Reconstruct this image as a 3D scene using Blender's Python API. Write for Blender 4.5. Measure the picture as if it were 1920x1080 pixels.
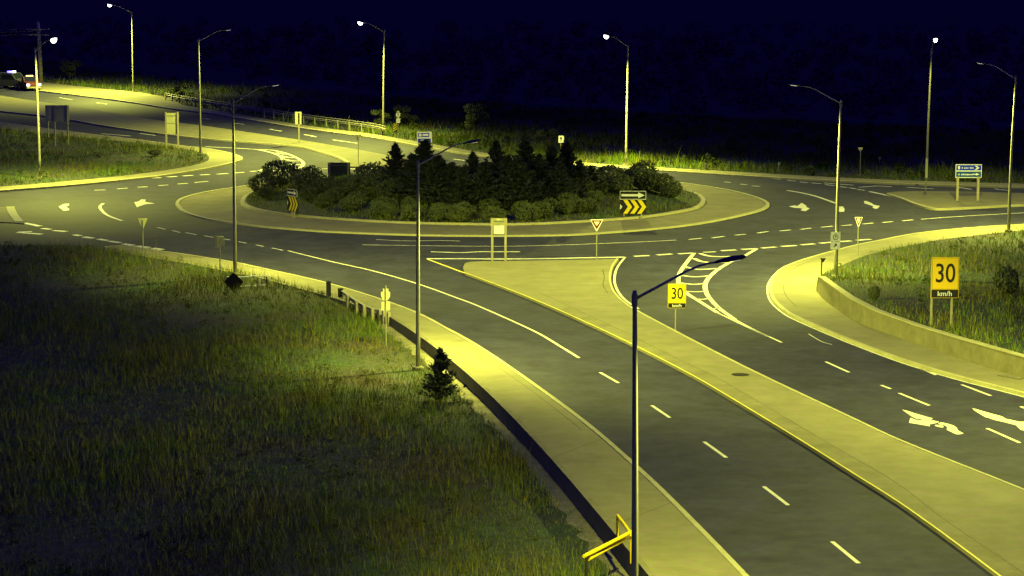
import bpy, bmesh, math, random
import numpy as np
from mathutils import Vector, Matrix
from mathutils import geometry as mg
R = math.radians
random.seed(7); rng = np.random.default_rng(7)
for o in list(bpy.data.objects): bpy.data.objects.remove(o)
C = bpy.context.scene.collection
S = bpy.context.scene
# ------------------------------------------------------------------ camera
F, PITCH, ROLL, CH = 4767.5, 0.13759, 0.0019, 20.0     # focal length in px of a 1920 frame
fw = np.array([0, math.cos(PITCH), -math.sin(PITCH)]); u0 = np.array([0, math.sin(PITCH), math.cos(PITCH)]); r0 = np.array([1., 0, 0])
rt = math.cos(ROLL)*r0+math.sin(ROLL)*u0; up = -math.sin(ROLL)*r0+math.cos(ROLL)*u0
cd = bpy.data.cameras.new('camera'); cam = bpy.data.objects.new('camera', cd); C.objects.link(cam)
cam.matrix_world = Matrix(((rt[0], up[0], -fw[0], 0), (rt[1], up[1], -fw[1], 0), (rt[2], up[2], -fw[2], CH), (0, 0, 0, 1)))
cd.sensor_width = 36; cd.lens = 36*F/1920; cd.clip_start = 1; cd.clip_end = 12000
S.camera = cam
S.view_settings.view_transform = 'Standard'; S.view_settings.look = 'None'; S.view_settings.exposure = 0; S.view_settings.gamma = 1
# ------------------------------------------------------------------ night sky, and an added blue fill lamp for the dark ground
w = bpy.data.worlds.new('World'); S.world = w; w.use_nodes = True
bg = w.node_tree.nodes['Background']; bg.inputs['Color'].default_value = (.07, .05, 1, 1); bg.inputs['Strength'].default_value = .05
ml = bpy.data.lights.new('blue_fill', 'SUN'); ml.energy = .6; ml.angle = R(100); ml.color = (.04, .028, 1)
mo = bpy.data.objects.new('blue_fill', ml); C.objects.link(mo); mo.rotation_euler = (R(12), R(-8), 0)
LAMP_COL = (.955, 1.0, .15); LAMP_W = 12000

# ------------------------------------------------------------------ geometry helpers
def ray(px, py): return fw*F+rt*(px-960)-up*(py-540)
def G(px, py, z=0.0):                       # where the sight line through that point of the photo meets height z
    d = ray(px, py); t = (z-CH)/d[2]; return Vector((d[0]*t, d[1]*t, z))
def PL(px, py, Y):                          # ... meets the vertical plane y = Y
    d = ray(px, py); t = Y/d[1]; return Vector((d[0]*t, Y, CH+d[2]*t))
def proj(v):
    d = np.asarray(v)-np.array([0, 0, CH]); q = d@fw; return 960+F*(d@rt)/q, 540-F*(d@up)/q
def smooth(pts, n=6):
    pts = [Vector((p[0], p[1])) for p in pts]
    if len(pts) < 3: return pts
    out = []
    P = [2*pts[0]-pts[1]]+pts+[2*pts[-1]-pts[-2]]
    for i in range(1, len(P)-2):
        a, b, c, d = P[i-1:i+3]
        for k in range(n):
            t = k/n; out.append(.5*((2*b)+(c-a)*t+(2*a-5*b+4*c-d)*t*t+(3*b-a-3*c+d)*t**3))
    out.append(pts[-1]); return out
def GL(px, z=0., n=6): return smooth([G(x, y, z) for x, y in px], n)
class MB:
    def __init__(s): s.v = []; s.f = []
    def add(s, v, f): b = len(s.v); s.v += [tuple(x) for x in v]; s.f += [tuple(i+b for i in q) for q in f]
    def box(s, c, d, rz=0., M=None):
        x, y, z = d[0]/2, d[1]/2, d[2]/2
        v = [Vector((a*x, b*y, e*z)) for a in (-1, 1) for b in (-1, 1) for e in (-1, 1)]
        m = Matrix.Rotation(rz, 3, 'Z') if M is None else M
        s.add([m@q+Vector(c) for q in v], [(0, 1, 3, 2), (4, 6, 7, 5), (0, 4, 5, 1), (2, 3, 7, 6), (0, 2, 6, 4), (1, 5, 7, 3)])
        return s
    def tube(s, pts, rad, n=8, cap=True):
        pts = [Vector(p) for p in pts]
        if not hasattr(rad, '__len__'): rad = [rad]*len(pts)
        b = len(s.v); ref = None
        for i, p in enumerate(pts):
            t = (pts[min(i+1, len(pts)-1)]-pts[max(i-1, 0)]).normalized()
            if ref is None: ref = t.orthogonal().normalized()
            ref = (ref-t*ref.dot(t)).normalized(); q = t.cross(ref)
            for k in range(n):
                a = 2*math.pi*k/n; s.v.append(tuple(p+(ref*math.cos(a)+q*math.sin(a))*rad[i]))
        for i in range(len(pts)-1):
            for k in range(n): s.f.append((b+i*n+k, b+i*n+(k+1) % n, b+(i+1)*n+(k+1) % n, b+(i+1)*n+k))
        if cap: s.f.append(tuple(b+k for k in range(n))[::-1]); s.f.append(tuple(b+(len(pts)-1)*n+k for k in range(n)))
        return s
    def prism(s, poly, y0, y1):             # outline in local x,z thickened along y
        n = len(poly); v = [(x, y0, z) for x, z in poly]+[(x, y1, z) for x, z in poly]
        s.add(v, [tuple(range(n)), tuple(range(2*n-1, n-1, -1))]+[(i, i+n, (i+1) % n+n, (i+1) % n) for i in range(n)]); return s
    def slab(s, poly, z0, z1):              # outline in x,y thickened along z
        n = len(poly); v = [(p[0], p[1], z1) for p in poly]+[(p[0], p[1], z0) for p in poly]
        s.add(v, [tuple(range(n)), tuple(range(2*n-1, n-1, -1))]+[(i, i+n, (i+1) % n+n, (i+1) % n) for i in range(n)]); return s
    def ribbon(s, pts, wd, z, off=0., drop=0.):   # strip along a line at height z; drop>0 gives it sides
        pts = [Vector((p[0], p[1])) for p in pts]; L = []; Rr = []
        for i, p in enumerate(pts):
            t = (pts[min(i+1, len(pts)-1)]-pts[max(i-1, 0)])
            t = t.normalized() if t.length > 1e-6 else Vector((1, 0)); nn = Vector((-t.y, t.x))
            L.append(p+nn*(off+wd/2)); Rr.append(p+nn*(off-wd/2))
        n = len(pts); zz = z if hasattr(z, '__len__') else [z]*n
        v = [(a.x, a.y, zz[i]) for i, a in enumerate(L)]+[(a.x, a.y, zz[i]) for i, a in enumerate(Rr)]
        f = [(n+i, n+i+1, i+1, i) for i in range(n-1)]
        if drop:
            v += [(a.x, a.y, zz[i]-drop) for i, a in enumerate(L)]+[(a.x, a.y, zz[i]-drop) for i, a in enumerate(Rr)]
            f += [(i, i+1, 2*n+i+1, 2*n+i) for i in range(n-1)]+[(3*n+i, 3*n+i+1, n+i+1, n+i) for i in range(n-1)]
            f += [(0, 2*n, 3*n, n), (n-1, 2*n-1, 4*n-1, 3*n-1)]
        s.add(v, f); return s
    def build(s, name, mat, parent=None, shade=False, recalc=True):
        me = bpy.data.meshes.new(name); me.from_pydata(s.v, [], s.f)
        if recalc:
            bm = bmesh.new(); bm.from_mesh(me); bmesh.ops.recalc_face_normals(bm, faces=bm.faces); bm.to_mesh(me); bm.free()
        me.materials.append(mat)
        if shade: me.polygons.foreach_set('use_smooth', [True]*len(me.polygons))
        o = bpy.data.objects.new(name, me); C.objects.link(o)
        if parent: o.parent = parent
        return o
def tag(o, label=None, cat=None, group=None, kind=None):
    if label: o['label'] = label
    if cat: o['category'] = cat
    if group: o['group'] = group
    if kind: o['kind'] = kind
    return o
def thing(name, loc, label, cat, group=None, rz=0.):
    o = bpy.data.objects.new(name, None); C.objects.link(o); o.location = loc; o.rotation_euler = (0, 0, rz); o.empty_display_size = .3
    return tag(o, label, cat, group)
def struct(o): o['kind'] = 'structure'; return o
def fastmesh(name, V, Fc, mat, parent=None):    # V (n,3), Fc (m,3) numpy
    me = bpy.data.meshes.new(name); me.vertices.add(len(V)); me.vertices.foreach_set('co', np.asarray(V, np.float32).ravel())
    m = len(Fc); me.loops.add(m*3); me.loops.foreach_set('vertex_index', np.asarray(Fc, np.int32).ravel())
    me.polygons.add(m); me.polygons.foreach_set('loop_start', np.arange(0, m*3, 3, dtype=np.int32)); me.polygons.foreach_set('loop_total', np.full(m, 3, np.int32))
    me.update(calc_edges=True); me.materials.append(mat)
    o = bpy.data.objects.new(name, me); C.objects.link(o)
    if parent: o.parent = parent
    return o

# ------------------------------------------------------------------ materials
def mat(name, col, rough=.8, metal=0., var=None, scale=1., detail=6, bump=0., bscale=20., second=None, sscale=8., emit=None, es=0., spec=.3):
    m = bpy.data.materials.new(name); m.use_nodes = True; N = m.node_tree.nodes; L = m.node_tree.links
    b = N['Principled BSDF']; b.inputs['Base Color'].default_value = (*col, 1); b.inputs['Roughness'].default_value = rough
    b.inputs['Metallic'].default_value = metal; b.inputs['Specular IOR Level'].default_value = spec
    tc = N.new('ShaderNodeTexCoord')
    src = None
    def noise(sc, d, r=.6):
        n = N.new('ShaderNodeTexNoise'); n.inputs['Scale'].default_value = sc; n.inputs['Detail'].default_value = d; n.inputs['Roughness'].default_value = r
        L.new(tc.outputs['Object'], n.inputs['Vector']); return n
    if var:
        n = noise(scale, detail, .65); rp = N.new('ShaderNodeValToRGB'); rp.color_ramp.elements[0].position = .33; rp.color_ramp.elements[1].position = .68
        rp.color_ramp.elements[0].color = (*var[0], 1); rp.color_ramp.elements[1].color = (*var[1], 1)
        L.new(n.outputs['Fac'], rp.inputs['Fac']); src = rp.outputs['Color']
        if second:
            n2 = noise(sscale, 4, .7); mx = N.new('ShaderNodeMix'); mx.data_type = 'RGBA'; mx.blend_type = 'MULTIPLY'; mx.inputs['Factor'].default_value = 1
            r2 = N.new('ShaderNodeValToRGB'); r2.color_ramp.elements[0].position = .3; r2.color_ramp.elements[1].position = .7
            r2.color_ramp.elements[0].color = (second, second, second*.95, 1); r2.color_ramp.elements[1].color = (2-second, 2-second, 2-second*.95, 1)
            L.new(n2.outputs['Fac'], r2.inputs['Fac']); L.new(src, mx.inputs['A']); L.new(r2.outputs['Color'], mx.inputs['B']); src = mx.outputs['Result']
        L.new(src, b.inputs['Base Color'])
    if bump:
        n3 = noise(bscale, 5); bp = N.new('ShaderNodeBump'); bp.inputs['Strength'].default_value = bump; bp.inputs['Distance'].default_value = .02
        L.new(n3.outputs['Fac'], bp.inputs['Height']); L.new(bp.outputs['Normal'], b.inputs['Normal'])
    if emit: b.inputs['Emission Color'].default_value = (*emit, 1); b.inputs['Emission Strength'].default_value = es
    return m
M = {}
M['asphalt'] = mat('asphalt', (.05,)*3, .85, var=((.024, .020, .060), (.034, .038, .055)), scale=1.3, second=.62, sscale=.4, bump=.3, bscale=30)
M['concrete'] = mat('concrete', (.3,)*3, .9, var=((.225, .18, .13), (.195, .205, .08)), scale=3.2, second=.84, sscale=.6, bump=.2, bscale=15)
M['concrete_dark'] = mat('weathered concrete', (.2,)*3, .9, var=((.20, .16, .11), (.19, .19, .08)), scale=1.4, second=.8, sscale=.5, bump=.2, bscale=15)
M['border'] = mat('weathered border concrete', (.2,)*3, .9, var=((.185, .16, .10), (.21, .20, .09)), scale=2., second=.8, sscale=.7)
M['kerb'] = mat('kerb concrete', (.4,)*3, .8, var=((.36, .335, .18), (.46, .43, .23)), scale=1., second=.9)  # paler than the slabs, partly for the light that kerb tops catch
M['wallc'] = mat('wall concrete', (.25,)*3, .9, var=((.16, .145, .085), (.22, .205, .115)), scale=.7, second=.85, sscale=2.)
M['white_paint'] = mat('white road paint', (.75, .74, .6), .6, var=((.62, .60, .42), (.80, .78, .58)), scale=3., second=.9)
M['yellow_paint'] = mat('yellow road paint', (.7, .6, .12), .6, var=((.74, .64, .10), (.82, .74, .16)), scale=3.)
M['joint'] = mat('joint', (.1, .09, .06), .9)
M['grass_ground'] = mat('grassy soil', (.05, .05, .03), .95, var=((.050, .038, .04), (.040, .066, .03)), scale=.25, second=.55, sscale=2.5, bump=.6, bscale=4)
M['blade'] = mat('grass blades', (.06, .08, .03), .7, var=((.17, .14, .02), (.08, .19, .014)), scale=.2, second=.4, sscale=2.2, spec=.1)
M['blade_dry'] = mat('dry grass blades', (.1, .09, .03), .7, var=((.27, .21, .05), (.14, .19, .025)), scale=.3, second=.45, sscale=4., spec=.1)
M['pale_ground'] = mat('pale_ground', (.2,)*3, .95, var=((.13, .12, .07), (.24, .22, .13)), scale=1.5, second=.6, sscale=9., bump=.5)
M['leaf'] = mat('shrub leaves', (.05, .07, .03), .6, var=((.07, .085, .035), (.13, .155, .05)), scale=.7, second=.55, sscale=5., spec=.2)
M['leafy'] = mat('weed leaves', (.05, .09, .015), .7, var=((.04, .055, .012), (.08, .10, .018)), scale=.5, second=.6, sscale=5., spec=.1)
M['scrub'] = mat('far scrub', (.04, .045, .05), .8, var=((.035, .04, .04), (.05, .06, .055)), scale=.3)
M['needle'] = mat('conifer needles', (.02, .03, .02), .7, var=((.028, .036, .035), (.05, .062, .045)), scale=.8, second=.6, sscale=6., spec=.15)
M['bark'] = mat('bark', (.06, .045, .03), .9)
M['galv'] = mat('galvanised steel', (.4, .39, .3), .6, .15, var=((.25, .24, .18), (.32, .31, .24)), scale=3.)
M['signback'] = mat('sign back aluminium', (.5, .49, .28), .55, .0)
M['wood'] = mat('weathered timber post', (.35, .3, .2), .8, var=((.30, .27, .18), (.42, .38, .26)), scale=6.)
M['white'] = mat('white sign sheeting', (.82, .82, .78), .5)
M['pale'] = mat('lamp tinted sign panel', (.7, .68, .3), .5)  # yellowish tint puts the missing lamplight into pale sign panels
M['black'] = mat('black sign paint', (.012, .012, .012), .6)
M['amber'] = mat('amber sign sheeting', (.9, .60, .02), .5)
M['syellow'] = mat('bright yellow sheeting', (.85, .66, .02), .5)
M['gyellow'] = mat('yellow gate paint', (.88, .66, .01), .45)
M['red'] = mat('red sign sheeting', (.14, .02, .015), .5)
M['green'] = mat('green sign sheeting', (.003, .07, .35), .5)
M['teal'] = mat('blue sign sheeting', (.003, .03, .85), .5)
M['housing'] = mat('dark luminaire housing', (.05, .05, .055), .5, .3)
M['lens'] = mat('lit lens', (1, 1, .9), .3, emit=(1, .99, .9), es=9)
M['lensdim'] = mat('lit lens behind a cut-off visor', (1, 1, .9), .3, emit=(1, .95, .8), es=.6)
M['iron'] = mat('cast iron', (.04, .035, .03), .7, .4)
M['glass'] = mat('vehicle glass', (.01, .012, .02), .08, spec=.6)
M['rubber'] = mat('tyre rubber', (.012,)*3, .85)
M['pwhite'] = mat('grey vehicle paint', (.05, .055, .065), .3)
M['pred'] = mat('dark red vehicle paint', (.10, .025, .02), .3)
M['hl'] = mat('lit headlamp', (1, 1, 1), .3, emit=(.85, .85, 1), es=14)
M['bl'] = mat('blue beacon', (.1, .1, 1), .3, emit=(.12, .1, 1), es=7)
M['ol'] = mat('orange marker lamp', (1, .5, .1), .3, emit=(1, .55, .2), es=4)
M['cable'] = mat('cable', (.12, .12, .11), .6)
M['utility'] = mat('utility pole timber', (.22, .21, .17), .9, var=((.30, .28, .2), (.42, .39, .28)), scale=2.)
for k in ('blade', 'blade_dry', 'leaf', 'needle'): M[k].use_backface_culling = False

# ------------------------------------------------------------------ terrain heights
C1_GRASS = [(0, 463), (120, 463), (200, 470), (250, 477), (300, 486), (350, 494), (400, 504), (440, 512), (480, 520), (520, 530), (560, 541), (620, 557), (680, 576), (735, 592)]
WALLTOP = [(735, 592), (760, 608), (790, 627), (824, 651), (869, 693), (925, 735), (964, 774), (1009, 817), (1072, 898), (1117, 949), (1157, 991), (1230, 1078), (1320, 1190), (1430, 1340)]
wl = GL(WALLTOP, .13)
_c = np.polyfit([p.y for p in wl if p.y < 131], [p.x for p in wl if p.y < 131], 4)      # one even curve
for p in wl:
    k_ = min(1, max(0, (133-p.y)/3)); p.x = p.x*(1-k_)+float(np.polyval(_c, p.y))*k_
wy = np.array([p.y for p in wl][::-1]); wx = np.array([p.x for p in wl][::-1])
def lowdrop(y): return np.interp(y, [60, 75, 88, 103, 122, 134, 142], [.62, .6, .56, .5, .42, .3, 0.])
_g = [G(x, y, 0) for x, y in C1_GRASS]; gx = np.array([p.x for p in _g]); gy_ = np.array([p.y for p in _g])
def zg(x, y):                                # ground height
    x = np.asarray(x, float); y = np.asarray(y, float)
    xe = np.interp(y, wy, wx)                # wall line
    d = lowdrop(y)*np.clip((xe+3.2-x)/1.5, 0, 1)
    roll = .25*np.sin(x*.13+1)*np.sin(y*.09)*np.clip((xe-4-x)/8, 0, 1)*(y < 165)*np.clip((165-y)/10, 0, 1)
    yb_ = np.interp(x, gx, gy_)
    back = .17*np.clip((yb_+1.4-y)/1.2, 0, 1)*(x > gx[0]-12)*(x < gx[-1]+.5)*np.clip(1-lowdrop(y)/.35, 0, 1)
    ed = np.clip((yb_-1-y)/8, 0, 1)
    return -.06-d-np.clip((xe-2-x)/25, 0, 1)*.5*(y < 150)*np.clip((150-y)/15, 0, 1)*ed+roll*ed+back
def grid(x0, x1, y0, y1, st):
    xs = np.arange(x0, x1+.01, st); ys = np.arange(y0, y1+.01, st); X, Y = np.meshgrid(xs, ys); return xs, ys, X, Y
# one sheet to the horizon: a fine patch inside coarse rings
xs = np.concatenate([np.linspace(-6000, -140, 24), np.arange(-130, 121, 1.25), np.linspace(130, 6000, 24)])
ys = np.concatenate([np.linspace(-1500, 40, 10), np.arange(45, 300, 1.25), np.arange(305, 700, 12), np.linspace(720, 9000, 24)])
X, Y = np.meshgrid(xs, ys); Z = zg(X, Y)
V = np.stack([X.ravel(), Y.ravel(), Z.ravel()], 1); nx, ny = len(xs), len(ys)
i, j = np.meshgrid(np.arange(nx-1), np.arange(ny-1)); a = (j*nx+i).ravel()
gr = fastmesh('ground', V, np.concatenate([np.stack([a, a+1, a+nx+1], 1), np.stack([a, a+nx+1, a+nx], 1)]), M['grass_ground']); struct(gr)

def terrain(name, poly, zf, mt, st=1.2):     # sheet inside an outline with interior points
    poly = [Vector((p[0], p[1])) for p in poly]
    x0 = min(p.x for p in poly); x1 = max(p.x for p in poly); y0 = min(p.y for p in poly); y1 = max(p.y for p in poly)
    pts = list(poly)
    for x in np.arange(x0, x1, st):
        for y in np.arange(y0, y1, st): pts.append(Vector((x+random.uniform(-.2, .2), y+random.uniform(-.2, .2))))
    n = len(poly)
    v, e, f, *_ = mg.delaunay_2d_cdt(pts, [(i, (i+1) % n) for i in range(n)], [], 2, 1e-4)
    # keep faces inside the outline
    PX = np.array([[p.x, p.y] for p in poly]); keep = [t for t in f if inside(PX, *(sum((Vector(v[i]) for i in t), Vector((0, 0)))/3))]
    V = [(p.x, p.y, float(zf(p.x, p.y))) for p in v]
    return fastmesh(name, np.array(V), np.array([t[:3] for t in keep]), mt)
def inside(P, x, y):
    x1, y1 = P[:, 0], P[:, 1]; x2, y2 = np.roll(x1, -1), np.roll(y1, -1)
    c = (y1 > y) != (y2 > y); xi = (x2-x1)*(y-y1)/np.where(y2 == y1, 1e-9, y2-y1)+x1
    return (np.sum(c & (x < xi)) % 2) == 1
def inside_v(P, x, y):
    r = np.zeros(len(x), bool)
    for k in range(len(P)):
        x1, y1 = P[k]; x2, y2 = P[(k+1) % len(P)]
        if y1 == y2: continue
        c = ((y1 > y) != (y2 > y)) & (x < (x2-x1)*(y-y1)/(y2-y1)+x1); r ^= c
    return r

# ------------------------------------------------------------------ road sheet
NORTH_LO = [(-420, 108), (-80, 150), (0, 160), (75, 170), (160, 180), (250, 192), (320, 203), (400, 213), (480, 226), (560, 239), (640, 250), (700, 258), (780, 272), (850, 284), (915, 293), (1000, 302), (1120, 312), (1250, 320), (1440, 332), (1600, 340), (1750, 346), (2080, 354)]
NORTH_HI = [(-420, 90), (-80, 134), (0, 143.5), (75, 153), (160, 163), (250, 172), (315, 183), (345, 197), (400, 206), (480, 220), (560, 233), (640, 244), (700, 251.5), (780, 265), (850, 277), (915, 287), (1000, 296), (1120, 306.5), (1250, 314.5), (1440, 325.5), (1600, 334), (1750, 340), (2080, 348)]
C1_ROAD = [(195, 463), (215, 461), (250, 462), (300, 470), (350, 477), (400, 485), (445, 492.5), (480, 500), (560, 517.5), (620, 532), (700, 556), (780, 585), (840, 616), (900, 650), (1000, 718), (1100, 792), (1182, 862), (1260, 935), (1400, 1078), (1500, 1190), (1620, 1340)]
asph = [Vector((p[0], p[1])) for p in ([G(x, y) for x, y in NORTH_LO]+[G(2080, 500), G(2650, 880), G(3000, 1340), G(1500, 1340)])]+[p for p in wl[::-1]]+[G(x, y).xy for x, y in C1_GRASS[::-1]]+[G(-420, 462).xy]
mb = MB(); mb.v = [(p.x, p.y, 0) for p in asph]; mb.f = [tuple(range(len(asph)))]
road = struct(mb.build('road', M['asphalt'])); road['label'] = 'dark asphalt roundabout and its approach roads'

def pavement(name, poly, mt, z1=.13, z0=-.1, kerbs=(), kw=.2, label=None):
    o = struct(MB().slab(poly, z0, z1).build(name, mt))
    if kerbs:
        k = MB()
        for ln, off in kerbs: k.ribbon(ln, kw, z1+.02, off, drop=.22)
        k.build('kerb', M['kerb'], o)
    return o
z = .13
r1 = GL(C1_ROAD, z); g1 = GL(C1_GRASS[2:], z)+wl[1:]
near_pave = pavement('pavement', r1+g1[::-1], M['concrete'], kerbs=[(r1, -.06)])
# joints across and along the near pavement
jb = MB()
for (ax, ay, bx, by) in [(925, 735, 1008, 726), (852, 640, 878, 636), (1190, 900, 1212, 895), (1277, 985, 1303, 983), (820, 648, 865, 640), (590, 549, 640, 541), (700, 583, 745, 572), (1040, 857, 1130, 822), (1150, 985, 1262, 941)]:
    jb.ribbon([G(ax, ay, z), G(bx, by, z)], .035, z+.004)
jl = [G(x, y, z) for x, y in [(880, 652), (925, 682), (1000, 735), (1090, 805)]]
jb.ribbon(smooth(jl), .03, z+.004)
jb.build('pavement_joint', M['joint'], near_pave)
# central median
ML = [(800, 485.5), (850, 504), (900, 522), (1000, 561), (1100, 605), (1190, 648), (1300, 705), (1400, 764), (1500, 825), (1600, 888), (1700, 952), (1850, 1062), (2000, 1180), (2180, 1340)]
MRt = [(1160, 485), (1150, 500), (1146, 520), (1150, 540), (1162, 557), (1180, 572), (1200, 584), (1260, 616), (1400, 688), (1600, 783), (1700, 829), (1918, 916), (2150, 1012), (2700, 1260)]
mlw = GL(ML[1:], z); mrw = GL(MRt, z)
# nose of the median: the painted tip lies on the road, the slab starts behind it
med = pavement('pavement', GL([(868, 500), (882, 491), (960, 489), (1160, 485.5)], z)+mrw[1:]+mlw[::-1][:-3], M['concrete'], kerbs=[(mrw, -.08)], kw=.13)
jb = MB(); jb.ribbon(GL([(1010, 548), (1130, 603), (1270, 673), (1348, 710), (1440, 764), (1560, 835), (1680, 905), (1765, 970), (1900, 1062), (2000, 1130)], z), .035, z+.004)
jb.ribbon(GL([(1130, 505), (1133, 520), (1131, 535), (1140, 550)], z), .06, z+.004)
jb.build('pavement_joint', M['joint'], med)
bs = MB(); bs.ribbon(mlw[14:], .85, z+.003, .52); bs.build('weathered_border', M['border'], med)
# right pavement
RR = [(2080, 412), (1990, 416), (1920, 420.5), (1840, 425), (1760, 432), (1700, 440), (1640, 452), (1600, 460), (1540, 476), (1500, 488), (1465, 503), (1447, 522), (1442, 540), (1449, 562), (1472, 583), (1500, 598), (1560, 624), (1620, 648), (1700, 677), (1800, 707), (1918, 737), (2080, 780), (2300, 836), (2600, 905)]
RI = [(2080, 424), (1990, 427), (1920, 432), (1840, 440), (1760, 450), (1700, 461), (1660, 469), (1620, 480), (1580, 497), (1550, 512), (1534, 528), (1530, 545)]
WB = [(1530, 545), (1545, 562), (1575, 584), (1620, 610), (1715, 643), (1800, 673), (1920, 711), (2080, 762), (2300, 820), (2600, 888)]
rr = GL(RR, z); ri = GL(RI, z)+GL(WB, z)[1:]
rp = pavement('pavement', rr+ri[::-1], M['concrete'], kerbs=[(rr, .08)])
jb = MB(); jb.ribbon(GL([(1560, 476), (1500, 497), (1475, 515), (1469, 535), (1474, 555), (1492, 574)], z), .05, z+.004); jb.ribbon(GL([(1492, 576), (1540, 577)], z), .035, z+.004)
jb.build('pavement_joint', M['joint'], rp)
# right splitter island
sp = pavement('splitter_island', GL([(1662, 361), (1700, 358.5), (1800, 359), (1920, 362), (2080, 366)], z)+GL([(2080, 379), (1920, 383), (1850, 386.5), (1780, 390), (1750, 390), (1718, 381), (1690, 370), (1662, 361.5)], z), M['concrete_dark'])
sp['label'] = 'concrete splitter island on the right approach'
MB().ribbon(GL([(1665, 363), (1690, 371), (1718, 382), (1748, 390), (1780, 390.5), (1850, 387), (1920, 383.5), (2080, 379)], z), .3, z+.02, drop=.2).build('kerb', M['kerb'], sp)
# north pavement
nlo = GL(NORTH_LO, z); nhi = GL(NORTH_HI, z)
pavement('pavement', nhi+nlo[::-1], M['concrete'], kerbs=[(nlo, .1)], kw=.35)
# upper left median
T1 = [(-420, 124), (-80, 168), (0, 179), (70, 190), (150, 201), (230, 215), (300, 226), (370, 234), (440, 244), (480, 250), (580, 265), (680, 282), (735, 293), (765, 303)]
T2 = [(765, 304), (720, 310.5), (655, 312), (650, 304), (632, 294), (600, 284), (560, 274), (480, 267), (440, 264), (380, 259), (300, 250), (200, 236), (130, 224), (75, 216), (0, 208), (-80, 199), (-420, 160)]
t1 = GL(T1, z); t2 = GL(T2, z)
pavement('pavement', t1+t2, M['concrete'], kerbs=[(t2[18:], -.1)], kw=.3)
# left grass point with its concrete rim
LO = [(-420, 386), (-80, 366), (0, 357.5), (130, 347), (250, 335), (330, 325), (400, 313), (440, 303.5), (454, 297.5), (448, 292), (420, 284), (380, 277), (340, 273), (300, 267), (220, 257), (150, 249), (80, 240), (0, 229), (-80, 219), (-420, 176)]
LI = [(-420, 375), (-80, 357), (0, 350), (130, 339), (250, 327), (340, 314), (380, 305), (392, 298), (386, 290), (372, 285), (345, 279), (300, 273), (220, 264), (150, 258), (80, 250), (0, 241), (-80, 231), (-420, 188)]
lo = GL(LO, z); li = GL(LI, z+.01)
pl = pavement('pavement', lo, M['concrete'], kerbs=[(lo, .1)], kw=.3)
pen_h = lambda x, y: .145+.25*max(0, math.sin((x+70)*.12))*max(0, math.sin((y-205)*.06))
vp = struct(terrain('grass_verge', li, pen_h, M['grass_ground'], 1.5))
# small island on the left edge
si = pavement('splitter_island', GL([(-60, 386), (14, 386), (26, 385.5), (30, 397), (46, 416), (20, 415), (-60, 413)], z), M['wallc'], z1=.06)
MB().ribbon(GL([(19, 386), (21, 392), (26, 402), (36, 414)], z), .6, .09, drop=.15).build('kerb', M['kerb'], si)
si['label'] = 'small concrete island at the left edge'
# retaining wall on the near side
wt = wl
rw = MB(); n = len(wt)
v = []; 
for i, p in enumerate(wt):
    t = (wt[min(i+1, n-1)]-wt[max(i-1, 0)]).normalized(); nn = Vector((t.y, -t.x))   # to the low side
    if nn.x > 0: nn = -nn
    zb = -.5-lowdrop(p.y)
    v += [(p.x, p.y, .15), (p.x+nn.x*.22, p.y+nn.y*.22, .15), (p.x+nn.x*.24, p.y+nn.y*.24, zb), (p.x, p.y, zb)]
f = []
for i in range(n-1):
    for k in range(4): f.append((4*i+k, 4*i+(k+1) % 4, 4*i+4+(k+1) % 4, 4*i+4+k))
f += [(0, 1, 2, 3), (4*n-4, 4*n-1, 4*n-2, 4*n-3)]
rw.add(v, f); rwo = rw.build('retaining_wall', M['wallc'])
tag(rwo, 'long low concrete retaining wall dropping from the near pavement to the dark grass', 'wall')
# strip of paler ground along its foot
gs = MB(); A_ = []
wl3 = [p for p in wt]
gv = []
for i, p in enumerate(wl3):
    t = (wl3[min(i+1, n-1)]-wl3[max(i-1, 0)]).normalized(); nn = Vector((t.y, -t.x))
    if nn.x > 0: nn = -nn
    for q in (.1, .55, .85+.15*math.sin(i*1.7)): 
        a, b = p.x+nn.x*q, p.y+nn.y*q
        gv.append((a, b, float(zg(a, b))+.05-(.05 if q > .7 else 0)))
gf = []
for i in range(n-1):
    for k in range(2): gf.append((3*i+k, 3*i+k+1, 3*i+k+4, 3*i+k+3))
gs.add(gv, gf); gso = struct(gs.build('pale_strip', M['pale_ground']))
# wall and raised verge on the right
WT = [(1535, 520), (1552, 533), (1590, 559), (1640, 584), (1715, 611), (1800, 637), (1920, 671), (2080, 716), (2300, 775), (2600, 843)]
wb = GL(WB, z, 5)
def lerp_line(px, py_line):
    return np.interp(px, [a for a, b in py_line], [b for a, b in py_line])
v = []; tops = []; NW = len(wb)
for i, p in enumerate(wb):
    px, py = proj((p.x, p.y, z)); ty = lerp_line(px, WT); h = PL(px, ty, p.y).z if i else .2
    h = max(.16, h); tops.append(h)
    t = (wb[min(i+1, NW-1)]-wb[max(i-1, 0)]).normalized(); nn = Vector((-t.y, t.x))
    if nn.x < 0 and nn.y < 0: nn = -nn
    if nn.dot(Vector((.6, .8))) < 0: nn = -nn
    o1 = Vector((p.x, p.y))+nn*.05; o2 = Vector((p.x, p.y))+nn*.34
    v += [(p.x, p.y, -.05), (o1.x, o1.y, h), (o2.x, o2.y, h), (o2.x, o2.y, -.05)]
f = []
for i in range(NW-1):
    for k in range(4): f.append((4*i+k, 4*i+(k+1) % 4, 4*i+4+(k+1) % 4, 4*i+4+k))
f += [(0, 1, 2, 3), (4*NW-4, 4*NW-1, 4*NW-2, 4*NW-3)]
m = MB(); m.add(v, f); wr = m.build('retaining_wall', M['wallc']); tag(wr, 'curved pale concrete wall holding back the grass bank on the right', 'wall')
cp = MB()
cpl = [Vector((v[4*i+1][0]*.5+v[4*i+2][0]*.5, v[4*i+1][1]*.5+v[4*i+2][1]*.5)) for i in range(NW)]
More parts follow.
